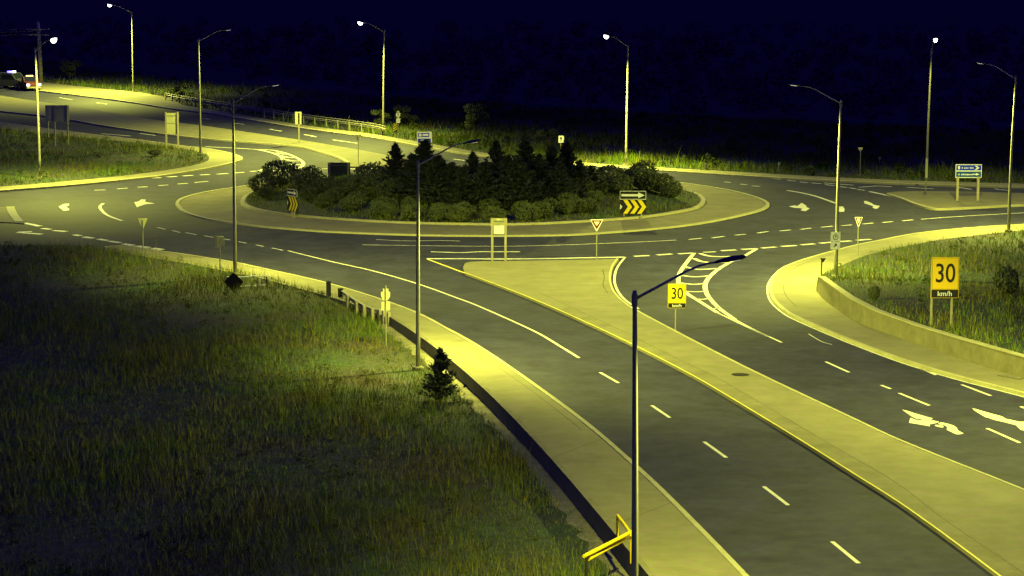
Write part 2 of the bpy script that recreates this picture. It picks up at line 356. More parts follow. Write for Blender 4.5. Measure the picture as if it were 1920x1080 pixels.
cp.ribbon(cpl, .36, [h+.05 for h in tops], 0, drop=.048); cp.build('coping', M['kerb'], wr)
wbx = np.array([p.x for p in wb]); wby = np.array([p.y for p in wb]); wbh = np.array(tops)
def verge_z(x, y):
    d2 = (wbx-x)**2+(wby-y)**2; k = int(np.argmin(d2)); d = math.sqrt(d2[k]); hw = wbh[k]-.03
    base = .145
    far = min(1, d/14); return max(base, hw*(1-far)+(.45 if y < 150 else .2)*far)*(1 if y < 146 else max(0, 1-(y-146)/10))+(0 if y < 146 else base*min(1, (y-146)/10))
rv_poly = GL(RI, .145)[:-1]+[Vector((v[4*i+2][0]-.02, v[4*i+2][1])) for i in range(NW)]+[Vector((60, 96)), Vector((60, 175))]
rv = struct(terrain('grass_verge', rv_poly, verge_z, M['grass_ground'], 1.3))

# ------------------------------------------------------------------ central island
AO = [(332.5, 381), (336, 388), (345, 396), (370, 405), (410, 413.5), (480, 423), (560, 430), (630, 434.5), (780, 440), (915, 441.5), (1000, 441), (1085, 439), (1210, 430), (1290, 421.5), (1350, 411.5), (1400, 400.5), (1428, 392.5), (1439, 385), (1436, 378.5), (1422, 371.5), (1385, 360.5), (1322, 349), (1220, 336), (1100, 326.5), (885, 321), (700, 325), (560, 334), (450, 350), (400, 357.5), (365, 364.5), (340, 373)]
AI = [(455, 377), (460, 384), (480, 391), (520, 398.5), (580, 405), (680, 412), (780, 416.5), (917, 419), (1000, 418), (1085, 414), (1150, 410), (1210, 405), (1268, 396.5), (1305, 388), (1318, 378), (1316, 370), (1300, 361), (1250, 351), (1150, 342), (1020, 336), (885, 334), (700, 337), (560, 346), (490, 356), (463, 366)]
def closed(px, z, n=5):
    P = [G(x, y, z).xy for x, y in px]; out = []; m_ = len(P)
    for i in range(m_):
        a, b, c, d = P[i-1], P[i], P[(i+1) % m_], P[(i+2) % m_]
        for k in range(n):
            t = k/n; out.append(.5*((2*b)+(c-a)*t+(2*a-5*b+4*c-d)*t*t+(3*b-a-3*c+d)*t**3))
    return out
ao = closed(AO, .08); ai = closed(AI, .2)
ap = struct(MB().slab(ao, -.05, .08).build('truck_apron', M['concrete_dark']))
MB().ribbon(ao+[ao[0]], .28, .11, 0, drop=.14).build('kerb', M['kerb'], ap)
isl = MB().slab(ai, .0, .2).build('central_island_base', M['wallc']); struct(isl)
MB().ribbon(ai+[ai[0]], .3, .23, 0, drop=.15).build('kerb', M['kerb'], isl)
ICX, ICY = -3.2, 194.5
def isl_z(x, y): return .24+1.5*max(0, 1-((x-ICX)**2+(y-ICY)**2)/17.3**2)
aii = [Vector((ICX, ICY))+(p-Vector((ICX, ICY)))*.985 for p in ai]
struct(terrain('island_soil', aii, isl_z, M['grass_ground'], 1.2))

# ------------------------------------------------------------------ road markings
wm = MB(); ym = MB(); ZM = .004
def W(pts, wd=.14, z=ZM, b=None): (b or wm).ribbon([G(x, y, z) for x, y in pts] if len(pts) == 2 else GL(pts, z), wd, z)
for d in [(1125, 698, 1160, 718), (1222, 760, 1256, 783), (1320, 828, 1362, 858), (1432, 912, 1478, 947), (1560, 1015, 1610, 1056), (1720, 1140, 1780, 1190),
          (295, 426, 310, 430), (323, 432, 338, 436), (348, 436, 368, 440), (383, 442, 400, 445), (420, 448, 432, 450), (447, 453, 462, 456), (480, 459, 494, 462), (510, 465, 530, 469),
          (1616, 645, 1661, 664), (1704, 681, 1755, 703), (1803, 721, 1858, 742), (1913, 762, 1970, 783), (1548, 678, 1592, 698), (1652, 722, 1670, 729), (1686, 737, 1742, 760), (1851, 803, 1912, 830), (2040, 885, 2110, 915)]:
    W([d[:2], d[2:]], .15)
for d in [(1292, 449, 1315, 446.5), (1335, 446, 1358, 443), (1378, 441, 1398, 439), (1420, 437, 1440, 434), (1462, 433, 1482, 431), (1501, 430, 1521, 427.5), (1540, 426, 1561, 424), (1578, 423, 1597, 421.5), (1617, 420, 1637, 418), (1655, 417, 1674, 415.5), (1692, 414, 1712, 412),
          (177, 356.5, 198, 356), (220, 354, 239, 352.5), (258, 351, 277, 350), (297, 348, 315, 346.5), (333, 345, 352, 343.5), (365, 342, 390, 340), (112, 183, 136, 187), (181, 192.5, 200, 195), (378, 222, 395, 223.5), (440, 231, 457, 233), (505, 242, 528, 246), (570, 252, 593, 256.5), (624, 262, 670, 268.5), (850, 298, 872, 301),
          (190, 250.5, 245, 255), (262, 250, 292, 254), (1358, 341, 1370, 342), (1388, 345, 1400, 346), (1410, 348.5, 1425, 349.5), (566, 318, 585, 317), (597, 317, 614, 316), (1445, 335, 1464, 336.5), (1476, 338, 1492, 339.5), (1500, 341, 1515, 342.5), (1522, 343, 1540, 344.5), (1547, 346, 1565, 348), (1572, 349.5, 1588, 351.5), (1592, 352, 1605, 354), (1608, 355, 1622, 357),
          (1700, 351, 1750, 354), (1795, 351, 1822, 355), (1865, 354, 1890, 357), (1645, 348.5, 1672, 350), (1610, 351, 1645, 348.5), (1545, 343, 1600, 347)]:
    W([d[:2], d[2:]], .24)
for d in [(1189, 480.5, 1217, 479), (1232, 478, 1260, 476), (1272, 476, 1302, 474), (1352, 470, 1380, 468.5), (1390, 467.5, 1420, 466), (1428, 465, 1455, 463), (1465, 462, 1493, 460), (1502, 459, 1527, 457), (1537, 456, 1560, 454), (1575, 453, 1596, 451.5), (1606, 450.5, 1632, 448.5)]:
    W([d[:2], d[2:]], .42)
for d in [(46, 418, 75, 424), (80, 428, 95, 430), (100, 432, 125, 434), (138, 440, 152, 442), (157, 444, 175, 446.5), (185, 448, 202, 451), (205, 452, 225, 455), (231, 457, 250, 460), (257, 461, 280, 464), (287, 465, 305, 468), (33, 435.5, 78, 439), (34, 435, 60, 434), (275, 334, 302, 333), (313, 332, 331, 330.5), (343, 330, 361, 328.5), (375, 328, 393, 327), (407, 326.5, 427, 325), (440, 324, 457, 323), (470, 321.5, 482, 320.5)]:
    W([d[:2], d[2:]], .45)
for p, wd in [([(540, 470), (620, 490), (700, 508), (783, 532), (850, 556), (900, 575), (1000, 620), (1050, 649), (1086, 671)], .15),
              ([(680, 459), (830, 461), (960, 461.5), (1060, 459), (1200, 453.5), (1268, 450)], .16), ([(705, 449), (760, 451.5), (830, 451), (862, 452)], .18),
              ([(808, 472), (865, 473.5), (900, 472), (975, 472)], .3),
              ([(1727, 411), (1800, 405.5), (1880, 401), (1920, 399), (2080, 393)], .2),
              ([(800, 485), (860, 485), (960, 485.5), (1060, 484), (1172, 482)], .45),
              ([(1172, 482), (1157, 502), (1152, 525), (1158, 545), (1172, 562), (1197, 579)], .15),
              ([(1302, 474), (1289, 490), (1277, 507), (1272, 522), (1274, 535), (1288, 550), (1310, 564), (1345, 586)], .26), ([(1345, 586), (1390, 608), (1440, 631)], .12),
              ([(1418, 467), (1395, 480), (1370, 491), (1345, 506), (1328, 522), (1322, 535), (1325, 550), (1335, 564), (1350, 579), (1378, 599)], .27), ([(1378, 599), (1420, 621), (1466, 642)], .13),
              ([(1300, 484), (1315, 490), (1340, 492.5), (1368, 491)], .3), ([(1283, 500), (1310, 505), (1345, 503)], .3), ([(1276, 516), (1303, 519), (1331, 517)], .27), ([(1273, 530), (1300, 533), (1323, 531)], .24), ([(1284, 546), (1305, 547), (1323, 546)], .22), ([(1303, 560), (1318, 561), (1331, 559)], .2), ([(1332, 578), (1342, 578), (1348, 576)], .18),
              ([(1312, 475), (1330, 480), (1360, 481), (1395, 479)], .3), ([(1318, 473), (1342, 472)], .3),
              ([(193.5, 381), (187.5, 387), (190, 393.5), (200, 402.5), (215, 409), (229, 413.7)], .24),
              ([(1476, 357), (1500, 361), (1530, 368), (1567, 381)], .28), ([(1574, 387), (1577, 392), (1576, 397)], .5),
              ([(1630, 359), (1662, 366), (1700, 376), (1728, 386)], .3),
              ([(385, 275), (440, 277.5), (480, 280), (510, 281.5), (535, 287), (555, 295), (568, 304), (567, 311), (553, 317), (525, 320), (485, 321)], .3),
              ([(480, 280), (503, 284.5), (522, 291), (530, 298), (525, 304), (505, 313), (483, 321)], .3),
              ([(518, 286.5), (530, 288.5), (540, 289)], .34), ([(526, 292), (540, 295), (556, 295.5)], .34), ([(530, 298), (548, 301.5), (565, 301.5)], .34), ([(524, 304.5), (548, 308.5), (568, 308)], .34), ([(508, 311), (535, 315), (563, 314)], .34),
              ([(655, 316.5), (720, 315)], .3), ([(1516, 626), (1540, 640), (1560, 646)], .05)]:
    W(p, wd)
def mark(px):
    P = [G(x, y, ZM) for x, y in px]; wm.add([(p.x, p.y, ZM) for p in P], [tuple(range(len(P)))])
mark([(1691.2, 768.1), (1698.8, 769.4), (1720.0, 776.2), (1735.0, 780.6), (1748.8, 784.4), (1745.0, 787.5), (1730.0, 788.1), (1726.2, 785.6), (1720.0, 786.0), (1710.0, 781.0)])
mark([(1706.9, 783.1), (1711.2, 784.8), (1720.0, 788.1), (1732.5, 788.8), (1748.8, 788.1), (1761.2, 790.6), (1756.2, 793.1), (1742.5, 795.6), (1743.8, 799.4), (1733.8, 797.5), (1704.4, 792.5)])
mark([(1758.8, 793.1), (1766.2, 791.9), (1777.5, 794.4), (1788.8, 798.1), (1794.4, 802.5), (1796.2, 806.9), (1806.9, 812.5), (1800.0, 814.4), (1793.1, 814.4), (1783.8, 810.0), (1775.0, 805.6), (1776.2, 800.6), (1770.0, 796.9), (1761.2, 795.6)])
mark([(1752.5, 796.9), (1757.5, 796.5), (1767.5, 797.8), (1769.4, 800.0), (1767.5, 801.5), (1760.0, 800.6), (1753.8, 798.8)])
mark([(1823.1, 765.6), (1830.0, 766.9), (1853.8, 773.8), (1878.8, 780.6), (1886.2, 785.0), (1911.2, 790.6), (1925.0, 791.2), (1945.0, 796.9), (1955.0, 806.2), (1948.8, 806.9), (1932.5, 805.0), (1925.0, 808.8), (1913.8, 805.6), (1907.5, 800.0), (1905.0, 797.2), (1885.0, 791.9), (1867.5, 788.1), (1852.5, 783.1), (1847.5, 782.1), (1838.8, 776.9), (1827.5, 770.0)])
mark([(1478.8, 386.9), (1490.0, 385.0), (1495.0, 386.2), (1502.5, 380.6), (1506.2, 381.9), (1512.5, 386.2), (1511.5, 388.1), (1518.1, 390.6), (1513.8, 393.8), (1510.0, 396.0), (1501.2, 394.4), (1504.4, 391.2), (1498.8, 390.2), (1490.0, 389.8)])
mark([(1620.0, 376.9), (1625.0, 376.9), (1635.0, 381.2), (1638.1, 383.8), (1650.0, 386.2), (1645.0, 391.2), (1640.0, 391.2), (1635.6, 388.8), (1637.5, 386.9), (1632.5, 385.0), (1620.6, 381.2)])
mark([(110.0, 387.5), (120.0, 382.5), (130.0, 381.7), (129.2, 385.8), (122.5, 387.5), (129.2, 390.8), (129.2, 394.2), (118.3, 394.7), (114.2, 391.3)])
mark([(251.7, 379.2), (260.0, 377.5), (265.0, 373.7), (273.3, 374.2), (271.7, 378.3), (290.0, 381.3), (275.0, 382.5), (268.3, 384.2), (256.7, 388.7), (255.0, 385.8)])
wm.build('white_marking', M['white_paint'], road)
ym.ribbon(mlw, .075, z+.006, .03); W([(802, 486), (850, 504), (884, 517)], .16, b=ym)  # kerb-top ribbon: edge line that also paints in the lit kerb edge
ym.ribbon(mrw[30:], .14, ZM, .12)
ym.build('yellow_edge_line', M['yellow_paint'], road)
wr_ = MB(); wr_.ribbon(r1[30:], .1, ZM, .12); wr_.ribbon(rr[60:], .1, ZM, -.1); wr_.build('white_edge_line', M['white_paint'], road)
# skid and repair patches
mh = thing('manhole_cover', G(1388, 702.5, z), 'dark round iron manhole cover set in the concrete median', 'manhole cover')
mh.location.z = z
MB().slab([(math.cos(a)*.34, math.sin(a)*.34) for a in np.linspace(0, 2*math.pi, 25)[:-1]], 0.0, .012).build('cover', M['iron'], mh)
ringm = MB(); ringm.ribbon([Vector((math.cos(a)*.38, math.sin(a)*.38)) for a in np.linspace(0, 2*math.pi, 25)], .07, .008, drop=.008); ringm.build('frame', M['iron'], mh)
cb = thing('catch_basin', G(1897, 707, z), 'dark drain grate in the pavement at the right edge', 'drain', rz=-.9)
MB().box((0, 0, .004), (1.3, .5, .01)).build('frame', M['iron'], cb)
g_ = MB(); [g_.box((-.55+.1*i, 0, .014), (.04, .4, .012)) for i in range(12)]; g_.build('grate', M['galv'], cb)

# ------------------------------------------------------------------ street lamps
def lamp(bx, by, topx, topy, dx, dy, label, z=.13, bright=True, power=1., tilt=8, foot=True, aim=18, cone=154, house=1.3, ls=1.):
    b = G(bx, by, z); b.z = z
    zt = PL(topx, topy, b.y).z; H = zt-z
    t = thing('street_lamp', b, label, 'street lamp', 'street lamps around the roundabout')
    lean = (PL(topx, topy, b.y).x-b.x)
    lean = max(-.35, min(.35, lean)); tp = Vector((lean, 0, H))
    hs = np.linspace(0, 1, 8)
    MB().tube([(lean*s*s, 0, H*s) for s in hs]+[tp+Vector((0, 0, .12))], list(.115-.052*hs)+[.06], 12).build('pole', M['galv'], t, True)
    if foot:
        MB().tube([(0, 0, -.3), (0, 0, .1)], .28, 14).build('concrete_footing', M['concrete_dark'], t)
        MB().box((0, 0, .12), (.34, .34, .04)).build('base_plate', M['galv'], t)
    hh = MB(); hh.box((.0, -.115, .75), (.1, .02, .22)); hh.build('hand_hole_cover', M['galv'], t)
    d = Vector((dx, dy, 0)); Lh = d.length; d.normalize()
    rise = .95; ap_ = tp+Vector((0, 0, -.12))
    la = Lh-.75
    pts = [ap_+d*(la*s)+Vector((0, 0, rise*(1.25*s if s < .6 else .75+1.25*(s-.6)-1.5625*(s-.6)**2))) for s in np.linspace(0, 1, 9)]
    MB().tube(pts, list(np.linspace(.045, .03, 9)), 8).build('arm', M['galv'], t, True)
    MB().tube([tp+Vector((0, 0, -.3)), tp+Vector((0, 0, .02))], .085, 12).build('clamp', M['galv'], t)
    e = pts[-1]; q = d.cross(Vector((0, 0, 1))); th = R(tilt); ax = (d*math.cos(th)+Vector((0, 0, math.sin(th)))).normalized(); un = q.cross(ax)
    if un.z < 0: un = -un
    # cobra head: lofted body
    hd = MB(); secs = [(-.12, .05, .045), (0., .07, .06), (.2, .15, .09), (.45, .19, .10), (.68, .16, .085), (.8, .07, .05)]
    nS = 12; base = 0
    for (s, wv, hv) in secs:
        for k in range(nS):
            a = 2*math.pi*k/nS; cz = math.sin(a); hd.v.append(tuple(e+ax*s+q*(math.cos(a)*wv)+un*(hv*(cz if cz > 0 else cz*.45)+.01)))
    for i in range(len(secs)-1):
        for k in range(nS): hd.f.append((i*nS+k, i*nS+(k+1) % nS, (i+1)*nS+(k+1) % nS, (i+1)*nS+k))
    hd.f += [tuple(range(nS))[::-1], tuple((len(secs)-1)*nS+k for k in range(nS))]
    ho = hd.build('lamp_head', M['housing'], t, True)
    ln = MB(); rings = 4; cc = e+ax*.45-un*(.035 if bright else .012); drop = .24 if bright else .03  # deep, enlarged bright lenses stand in for the bloom around the light
    for r_ in range(rings):
        ph = math.pi/2*r_/rings
        for k in range(12):
            a = 2*math.pi*k/12; ln.v.append(tuple(cc+ax*(.26*ls*math.cos(a)*math.cos(ph))+q*(.15*ls*math.sin(a)*math.cos(ph))-un*(drop*ls*math.sin(ph))))
    ln.v.append(tuple(cc-un*drop*ls))
    for r_ in range(rings-1):
        for k in range(12): ln.f.append((r_*12+k, r_*12+(k+1) % 12, (r_+1)*12+(k+1) % 12, (r_+1)*12+k))
    for k in range(12): ln.f.append(((rings-1)*12+k, (rings-1)*12+(k+1) % 12, rings*12))
    ln.build('lens', M['lens'] if bright else M['lensdim'], ho, True)
    ld = bpy.data.lights.new('lamp_light', 'SPOT'); ld.energy = LAMP_W*power; ld.color = LAMP_COL; ld.spot_size = R(cone); ld.spot_blend = .5; ld.shadow_soft_size = .12
    # luminaire photometry: stronger towards the sides, so the pavement between poles is lit evenly
    ld.use_nodes = True; LN = ld.node_tree.nodes; LL = ld.node_tree.links; em = LN['Emission']
    ge = LN.new('ShaderNodeNewGeometry'); sx = LN.new('ShaderNodeSeparateXYZ'); LL.new(ge.outputs['Incoming'], sx.inputs[0])
    ab = LN.new('ShaderNodeMath'); ab.operation = 'ABSOLUTE'; LL.new(sx.outputs['Z'], ab.inputs[0])
    mx = LN.new('ShaderNodeMath'); mx.operation = 'MAXIMUM'; LL.new(ab.outputs[0], mx.inputs[0]); mx.inputs[1].default_value = .3
    pw_ = LN.new('ShaderNodeMath'); pw_.operation = 'POWER'; LL.new(mx.outputs[0], pw_.inputs[0]); pw_.inputs[1].default_value = -.6
    bk = LN.new('ShaderNodeMath'); bk.operation = 'POWER'; LL.new(mx.outputs[0], bk.inputs[0]); bk.inputs[1].default_value = 3.4; bl = LN.new('ShaderNodeMath'); bl.operation = 'MULTIPLY'; LL.new(bk.outputs[0], bl.inputs[0]); bl.inputs[1].default_value = house
    dt = LN.new('ShaderNodeVectorMath'); dt.operation = 'DOT_PRODUCT'; LL.new(ge.outputs['Incoming'], dt.inputs[0]); dt.inputs[1].default_value = tuple(d)
    mr = LN.new('ShaderNodeMapRange'); mr.inputs['From Min'].default_value = -.5; mr.inputs['From Max'].default_value = .2; LL.new(bl.outputs[0], mr.inputs['To Min']); mr.inputs['To Max'].default_value = 1; LL.new(dt.outputs['Value'], mr.inputs['Value'])
    ml_ = LN.new('ShaderNodeMath'); ml_.operation = 'MULTIPLY'; LL.new(pw_.outputs[0], ml_.inputs[0]); LL.new(mr.outputs['Result'], ml_.inputs[1]); ct = LN.new('ShaderNodeMapRange'); LL.new(ab.outputs[0], ct.inputs['Value']); ct.inputs['From Min'].default_value = .07; ct.inputs['From Max'].default_value = .3; ct.inputs['To Min'].default_value = .12; ct.inputs['To Max'].default_value = 1
    m2_ = LN.new('ShaderNodeMath'); m2_.operation = 'MULTIPLY'; LL.new(ml_.outputs[0], m2_.inputs[0]); LL.new(ct.outputs['Result'], m2_.inputs[1]); LL.new(m2_.outputs[0], em.inputs['Strength'])
    lo_ = bpy.data.objects.new('lamp_light', ld); C.objects.link(lo_); lo_.parent = t; lo_.location = cc-Vector((0, 0, drop*ls+.14))
    lo_.rotation_euler = (Vector((0, 0, -1))*math.cos(R(aim))+d*math.sin(R(aim))).to_track_quat('-Z', 'Y').to_euler()
    return t
LAMPS = [
 (75, 335, 66, 92, 2.1, -2.3, 'lit lamp at the left edge on the grass point, brightest lens', .15, True, 2.3, 5, 156),
 (250, 172.5, 247, 22, -2.9, -1.3, 'lamp behind the wide upper left pavement, head cut by the top of the photo', .13, True, 3.4, 8, 160),
 (376, 291, 372, 75, 2.9, .9, 'lamp at the tip of the left grass point beside the pale double sign', .15, False, 1.6, 0, 160),
 (719, 253, 721, 58, -2.6, -1.7, 'lamp standing at the end of the far guardrail', -.06, True, 2.6),
 (1174, 310, 1178, 85, -2.2, -2.4, 'tall lamp on the far pavement straight behind the planted island', .13, True, 2.0),
 (1737, 336, 1747, 92, -.1, -2.6, 'lamp with its bright head turned to the viewer beyond the right splitter island', -.06, True, .3),
 (1891, 435, 1905, 145, -2.4, 1.6, 'lamp at the right edge on the pavement behind the grass bank', .14, False, 1.8, 8, 150),
 (1567, 520, 1577, 190, -2.9, 1.2, 'lamp on the right bank carrying the small parking sign', .2, False, 1.9, 8, 152),
 (441, 516, 437, 190, 2.6, 1.5, 'lamp on the near left pavement behind the diamond sign and white gate', .1, False, 1.35),
]
for a in LAMPS: lamp(a[0], a[1], a[2], a[3], a[4], a[5], a[6], z=a[7], bright=a[8], power=a[9], tilt=14 if a[8] else 6, aim=a[10] if len(a) > 10 else 18, cone=a[11] if len(a) > 11 else 154, ls=1.4 if a[0] == 75 else 1.1, house={1174: 3.2, 1567: 2.8, 1891: 3.2, 441: 1.8}.get(a[0], 1.3))
pz = float(zg(-4.8, 127))
lamp(784, 692, 784, 305, 2.9, 1.3, 'lamp rising from the grass below the near retaining wall', z=pz, bright=False, power=1.5, aim=22, cone=154, house=2.3)
lamp(1189, 1212, 1190, 553, 3.1, .9, 'nearest and tallest looking lamp, its foot below the bottom of the photo', z=.13, bright=False, power=1.3, aim=22, cone=156, house=2.3)
t = lamp(2130, 790, 2146, 330, -2.9, .4, 'lamp on the right pavement just outside the right edge of the photo', z=.13, bright=False, power=1.4)

# ------------------------------------------------------------------ signs
def text(s, size, mt, name, parent, loc, xs=1., bold=0.):
    c = bpy.data.curves.new('t', 'FONT'); c.body = s; c.size = size; c.align_x = 'CENTER'; c.align_y = 'CENTER'; c.offset = bold; c.resolution_u = 6
    o = bpy.data.objects.new('t', c); C.objects.link(o); bpy.context.view_layer.update()
    me = bpy.data.meshes.new_from_object(o.evaluated_get(bpy.context.evaluated_depsgraph_get())); bpy.data.objects.remove(o)
    me.transform(Matrix.Translation(loc)@Matrix.Rotation(R(90), 4, 'X')@Matrix.Diagonal((xs, 1, 1, 1)))
    me.materials.clear(); me.materials.append(mt); me.name = name
    t = bpy.data.objects.new(name, me); C.objects.link(t); t.parent = parent; return t
def rect(x0, x1, z0, z1, r=0., n=4):
    if r <= 0: return [(x0, z0), (x1, z0), (x1, z1), (x0, z1)]
    out = []
    for cx, cz, a0 in ((x1-r, z0+r, -90), (x1-r, z1-r, 0), (x0+r, z1-r, 90), (x0+r, z0+r, 180)):
        for k in range(n+1): a = R(a0+90*k/n); out.append((cx+r*math.cos(a), cz+r*math.sin(a)))
    return out
class Sign:
    def __init__(s, bx, by, label, cat='sign', z=.13, rz=0., name='road_sign', group=None):
        s.b = G(bx, by, z); s.b.z = z; s.t = thing(name, s.b, label, cat, group, rz); s.k = 1/math.cos(rz) if abs(rz) < 1.2 else 1
    def lx(s, px, py=400): return (PL(px, py, s.b.y).x-s.b.x)*s.k
    def lz(s, py, px=None):
        px = px or proj(s.b)[0]; return PL(px, py, s.b.y).z-s.b.z
    def post(s, px, ptop, r=.04, mt='galv', sq=False, y=.04, below=.3):
        x = s.lx(px); zt = s.lz(ptop); m = MB()
        if sq: m.box((x, y, (zt-below)/2), (2*r, 2*r, zt+below))
        else: m.tube([(x, y, -below), (x, y, zt)], r, 8)
        return m.build('post', M[mt], s.t)
    def panel(s, poly, mt, name='panel', y=-.02, th=.02, par=None):
        return MB().prism(poly, y-th/2, y+th/2).build(name, M[mt], par or s.t)
    def r(s, x0, x1, y0, y1): return (s.lx(x0), s.lx(x1), s.lz(y1), s.lz(y0))
def speed_sign(bx, by, x0, x1, y0, y1, ytab, posts, label, z, amber):
    s = Sign(bx, by, label, z=z); a, b, c, d = s.r(x0, x1, y0, y1); zt = s.lz(ytab); w_ = b-a
    for px in posts: s.post(px, y0+6, .05 if len(posts) > 1 else .04, 'wood' if len(posts) > 1 else 'galv', len(posts) > 1, y=.05)
    s.panel(rect(a, b, c, d, .04), amber, 'panel')
    bd = MB()
    for q in ((a+.03, b-.03, d-.05, d-.035), (a+.03, b-.03, zt+.02, zt+.035)): bd.prism(rect(*q), -.035, -.0335)
    for q in ((a+.03, a+.045, zt+.036, d-.052), (b-.045, b-.03, zt+.036, d-.052)): bd.prism(rect(*q), -.035, -.0335)
    bd.build('border', M['black'], s.t)
    s.panel(rect(a+.02, b-.02, c+.02, zt), 'black', 'tab', y=-.036, th=.01)
    text('30', (d-zt)*.82, M['black'], 'lettering', s.t, (a/2+b/2, -.036, zt+(d-zt)*.48), .78, (d-zt)*.008)
    text('km/h', (zt-c)*.85, M['white'], 'lettering', s.t, (a/2+b/2, -.043, (c+zt)/2), 1.0*w_/1.35/(zt-c)*.42, (zt-c)*.01)
    return s
speed_sign(1775, 621, 1749, 1801, 482, 558.5, 543, (1751, 1789), 'large amber 30 km/h sign on two posts behind the right wall', .62, 'amber')
speed_sign(1269, 617, 1254, 1288, 532, 577.5, 568.5, (1269,), 'small yellow 30 km/h sign on one post at the edge of the concrete median', .13, 'syellow')
# direction sign, right
s = Sign(1813, 376, 'wide two row direction sign on two posts on the right splitter island', name='direction_sign')
s.post(1794, 331, .09, 'wood', True); s.post(1832.5, 331, .09, 'wood', True)
a, b, c, d = s.r(1789.5, 1838.5, 308, 333.5); mid = s.lz(320.7)
s.panel(rect(a, b, c, d, .03), 'white', 'panel'); s.panel(rect(a+.05, b-.05, mid+.05, d-.06), 'teal', 'upper_field', -.034, .006); s.panel(rect(a+.05, b-.05, c+.06, mid-.03), 'green', 'lower_field', -.034, .006)
H_ = d-mid
def legend(s, a, b, z0, z1, up_, par=None):
    h = z1-z0; m = MB(); zc = (z0+z1)/2
    if up_:
        m.prism([(a+.12, zc+.3*h), (a+.12+.3*h*1.4, zc+.3*h), (a+.12+.28*h*1.4, zc-.2*h), (a+.12+.15*h*1.4, zc-.33*h), (a+.12+.02*h, zc-.2*h)], -.041, -.039)
        x = a+.28+.35*h
    else: x = a+.15
    while x < b-.62:                             # the unreadable words as strokes of letter height
        wd = .035+.06*random.random(); hh_ = h*(.20+.06*random.random())
        m.prism(rect(x, x+wd, zc-h*.16, zc-h*.16+hh_), -.041, -.039); x += wd+.028
        if random.random() < .12: x += .09
    if up_: m.prism([(b-.5, zc+.38*h), (b-.34, zc+.38*h), (b-.14, zc), (b-.34, zc-.38*h), (b-.5, zc-.38*h), (b-.32, zc)], -.041, -.039)
    else: m.prism([(b-.6, zc+.08*h), (b-.38, zc+.08*h), (b-.38, zc+.24*h), (b-.12, zc), (b-.38, zc-.24*h), (b-.38, zc-.08*h), (b-.6, zc-.08*h)], -.041, -.039)
    m.build('lettering', M['white'], s.t)
legend(s, a+.05, b-.05, mid+.05, d-.06, True); legend(s, a+.05, b-.05, c+.06, mid-.03, False)
# direction sign behind the island trees
s = Sign(796, 292, 'small two row direction sign half hidden by the conifer on the planted island', name='direction_sign', rz=.25, z=0)
s.post(786, 266, .06, 'galv'); s.post(806, 266, .06)
a, b, c, d = s.r(782.5, 810, 247, 268.5); mid = s.lz(258.7)
s.panel(rect(a, b, c, d, .1), 'white', 'panel'); s.panel(rect(a+.07, b-.25, mid+.08, d-.1, .08), 'teal', 'upper_field', -.034, .006); s.panel(rect(a+.07, b-.1, c+.08, mid-.05), 'teal', 'lower_field', -.034, .006)
m = MB(); m.prism(rect(a+.16, a+.42, mid+.14, d-.16, .08), -.041, -.039); m.prism(rect(a+.52, b-.34, mid+.2, d-.2), -.041, -.039); m.prism(rect(a+.3, a+.95, c+.16, mid-.15), -.041, -.039); m.prism([(b-.5, mid-.15), (b-.22, (c+mid)/2), (b-.5, c+.16)], -.041, -.039); m.build('lettering', M['white'], s.t)
# yield signs
def yield_sign(bx, by, cx, w_, y0, y1, label, z=.13, back=False, rz=0., r=.035):
    s = Sign(bx, by, label, 'yield sign', z, rz, 'yield_sign'); s.post(cx, y0+3, r)
    xa, xb = s.lx(cx-w_/2), s.lx(cx+w_/2); xm = (xa+xb)/2; zt, zb = s.lz(y0), s.lz(y1); W_ = xb-xa
    y = .085 if back else -.02
    s.panel([(xa, zt), (xa+.03, zt+.02), (xb-.03, zt+.02), (xb, zt), (xm+.03, zb), (xm-.03, zb)], 'pale' if back else 'white', 'panel', y=y)
    if not back:
        i = W_*.07; s.panel([(xa+i, zt-i*.5), (xb-i, zt-i*.5), (xm, zb+i*1.6)], 'red', 'red_border', -.034, .006)
        j = W_*.27; s.panel([(xa+j, zt-j*.55), (xb-j, zt-j*.55), (xm, zb+j*1.5)], 'white', 'white_centre', -.041, .006)
    return s
yield_sign(1119, 486, 1119, 24, 412, 433, 'yield sign on the roundabout edge of the central concrete median')
yield_sign(1611, 480, 1610, 15, 407.5, 425, 'yield sign on the right pavement right of the parking sign')
yield_sign(268, 482, 267, 18, 410, 429, 'yield sign seen from behind on the near left grass edge', back=True, z=-.05)
yield_sign(674, 307, 672.5, 12, 253, 266, 'yield sign seen from behind on the far median left of the conifers', back=True)
yield_sign(1611, 331, 1611, 9, 277, 285, 'tiny far yield sign in the dark verge beyond the right road', z=0, back=True)
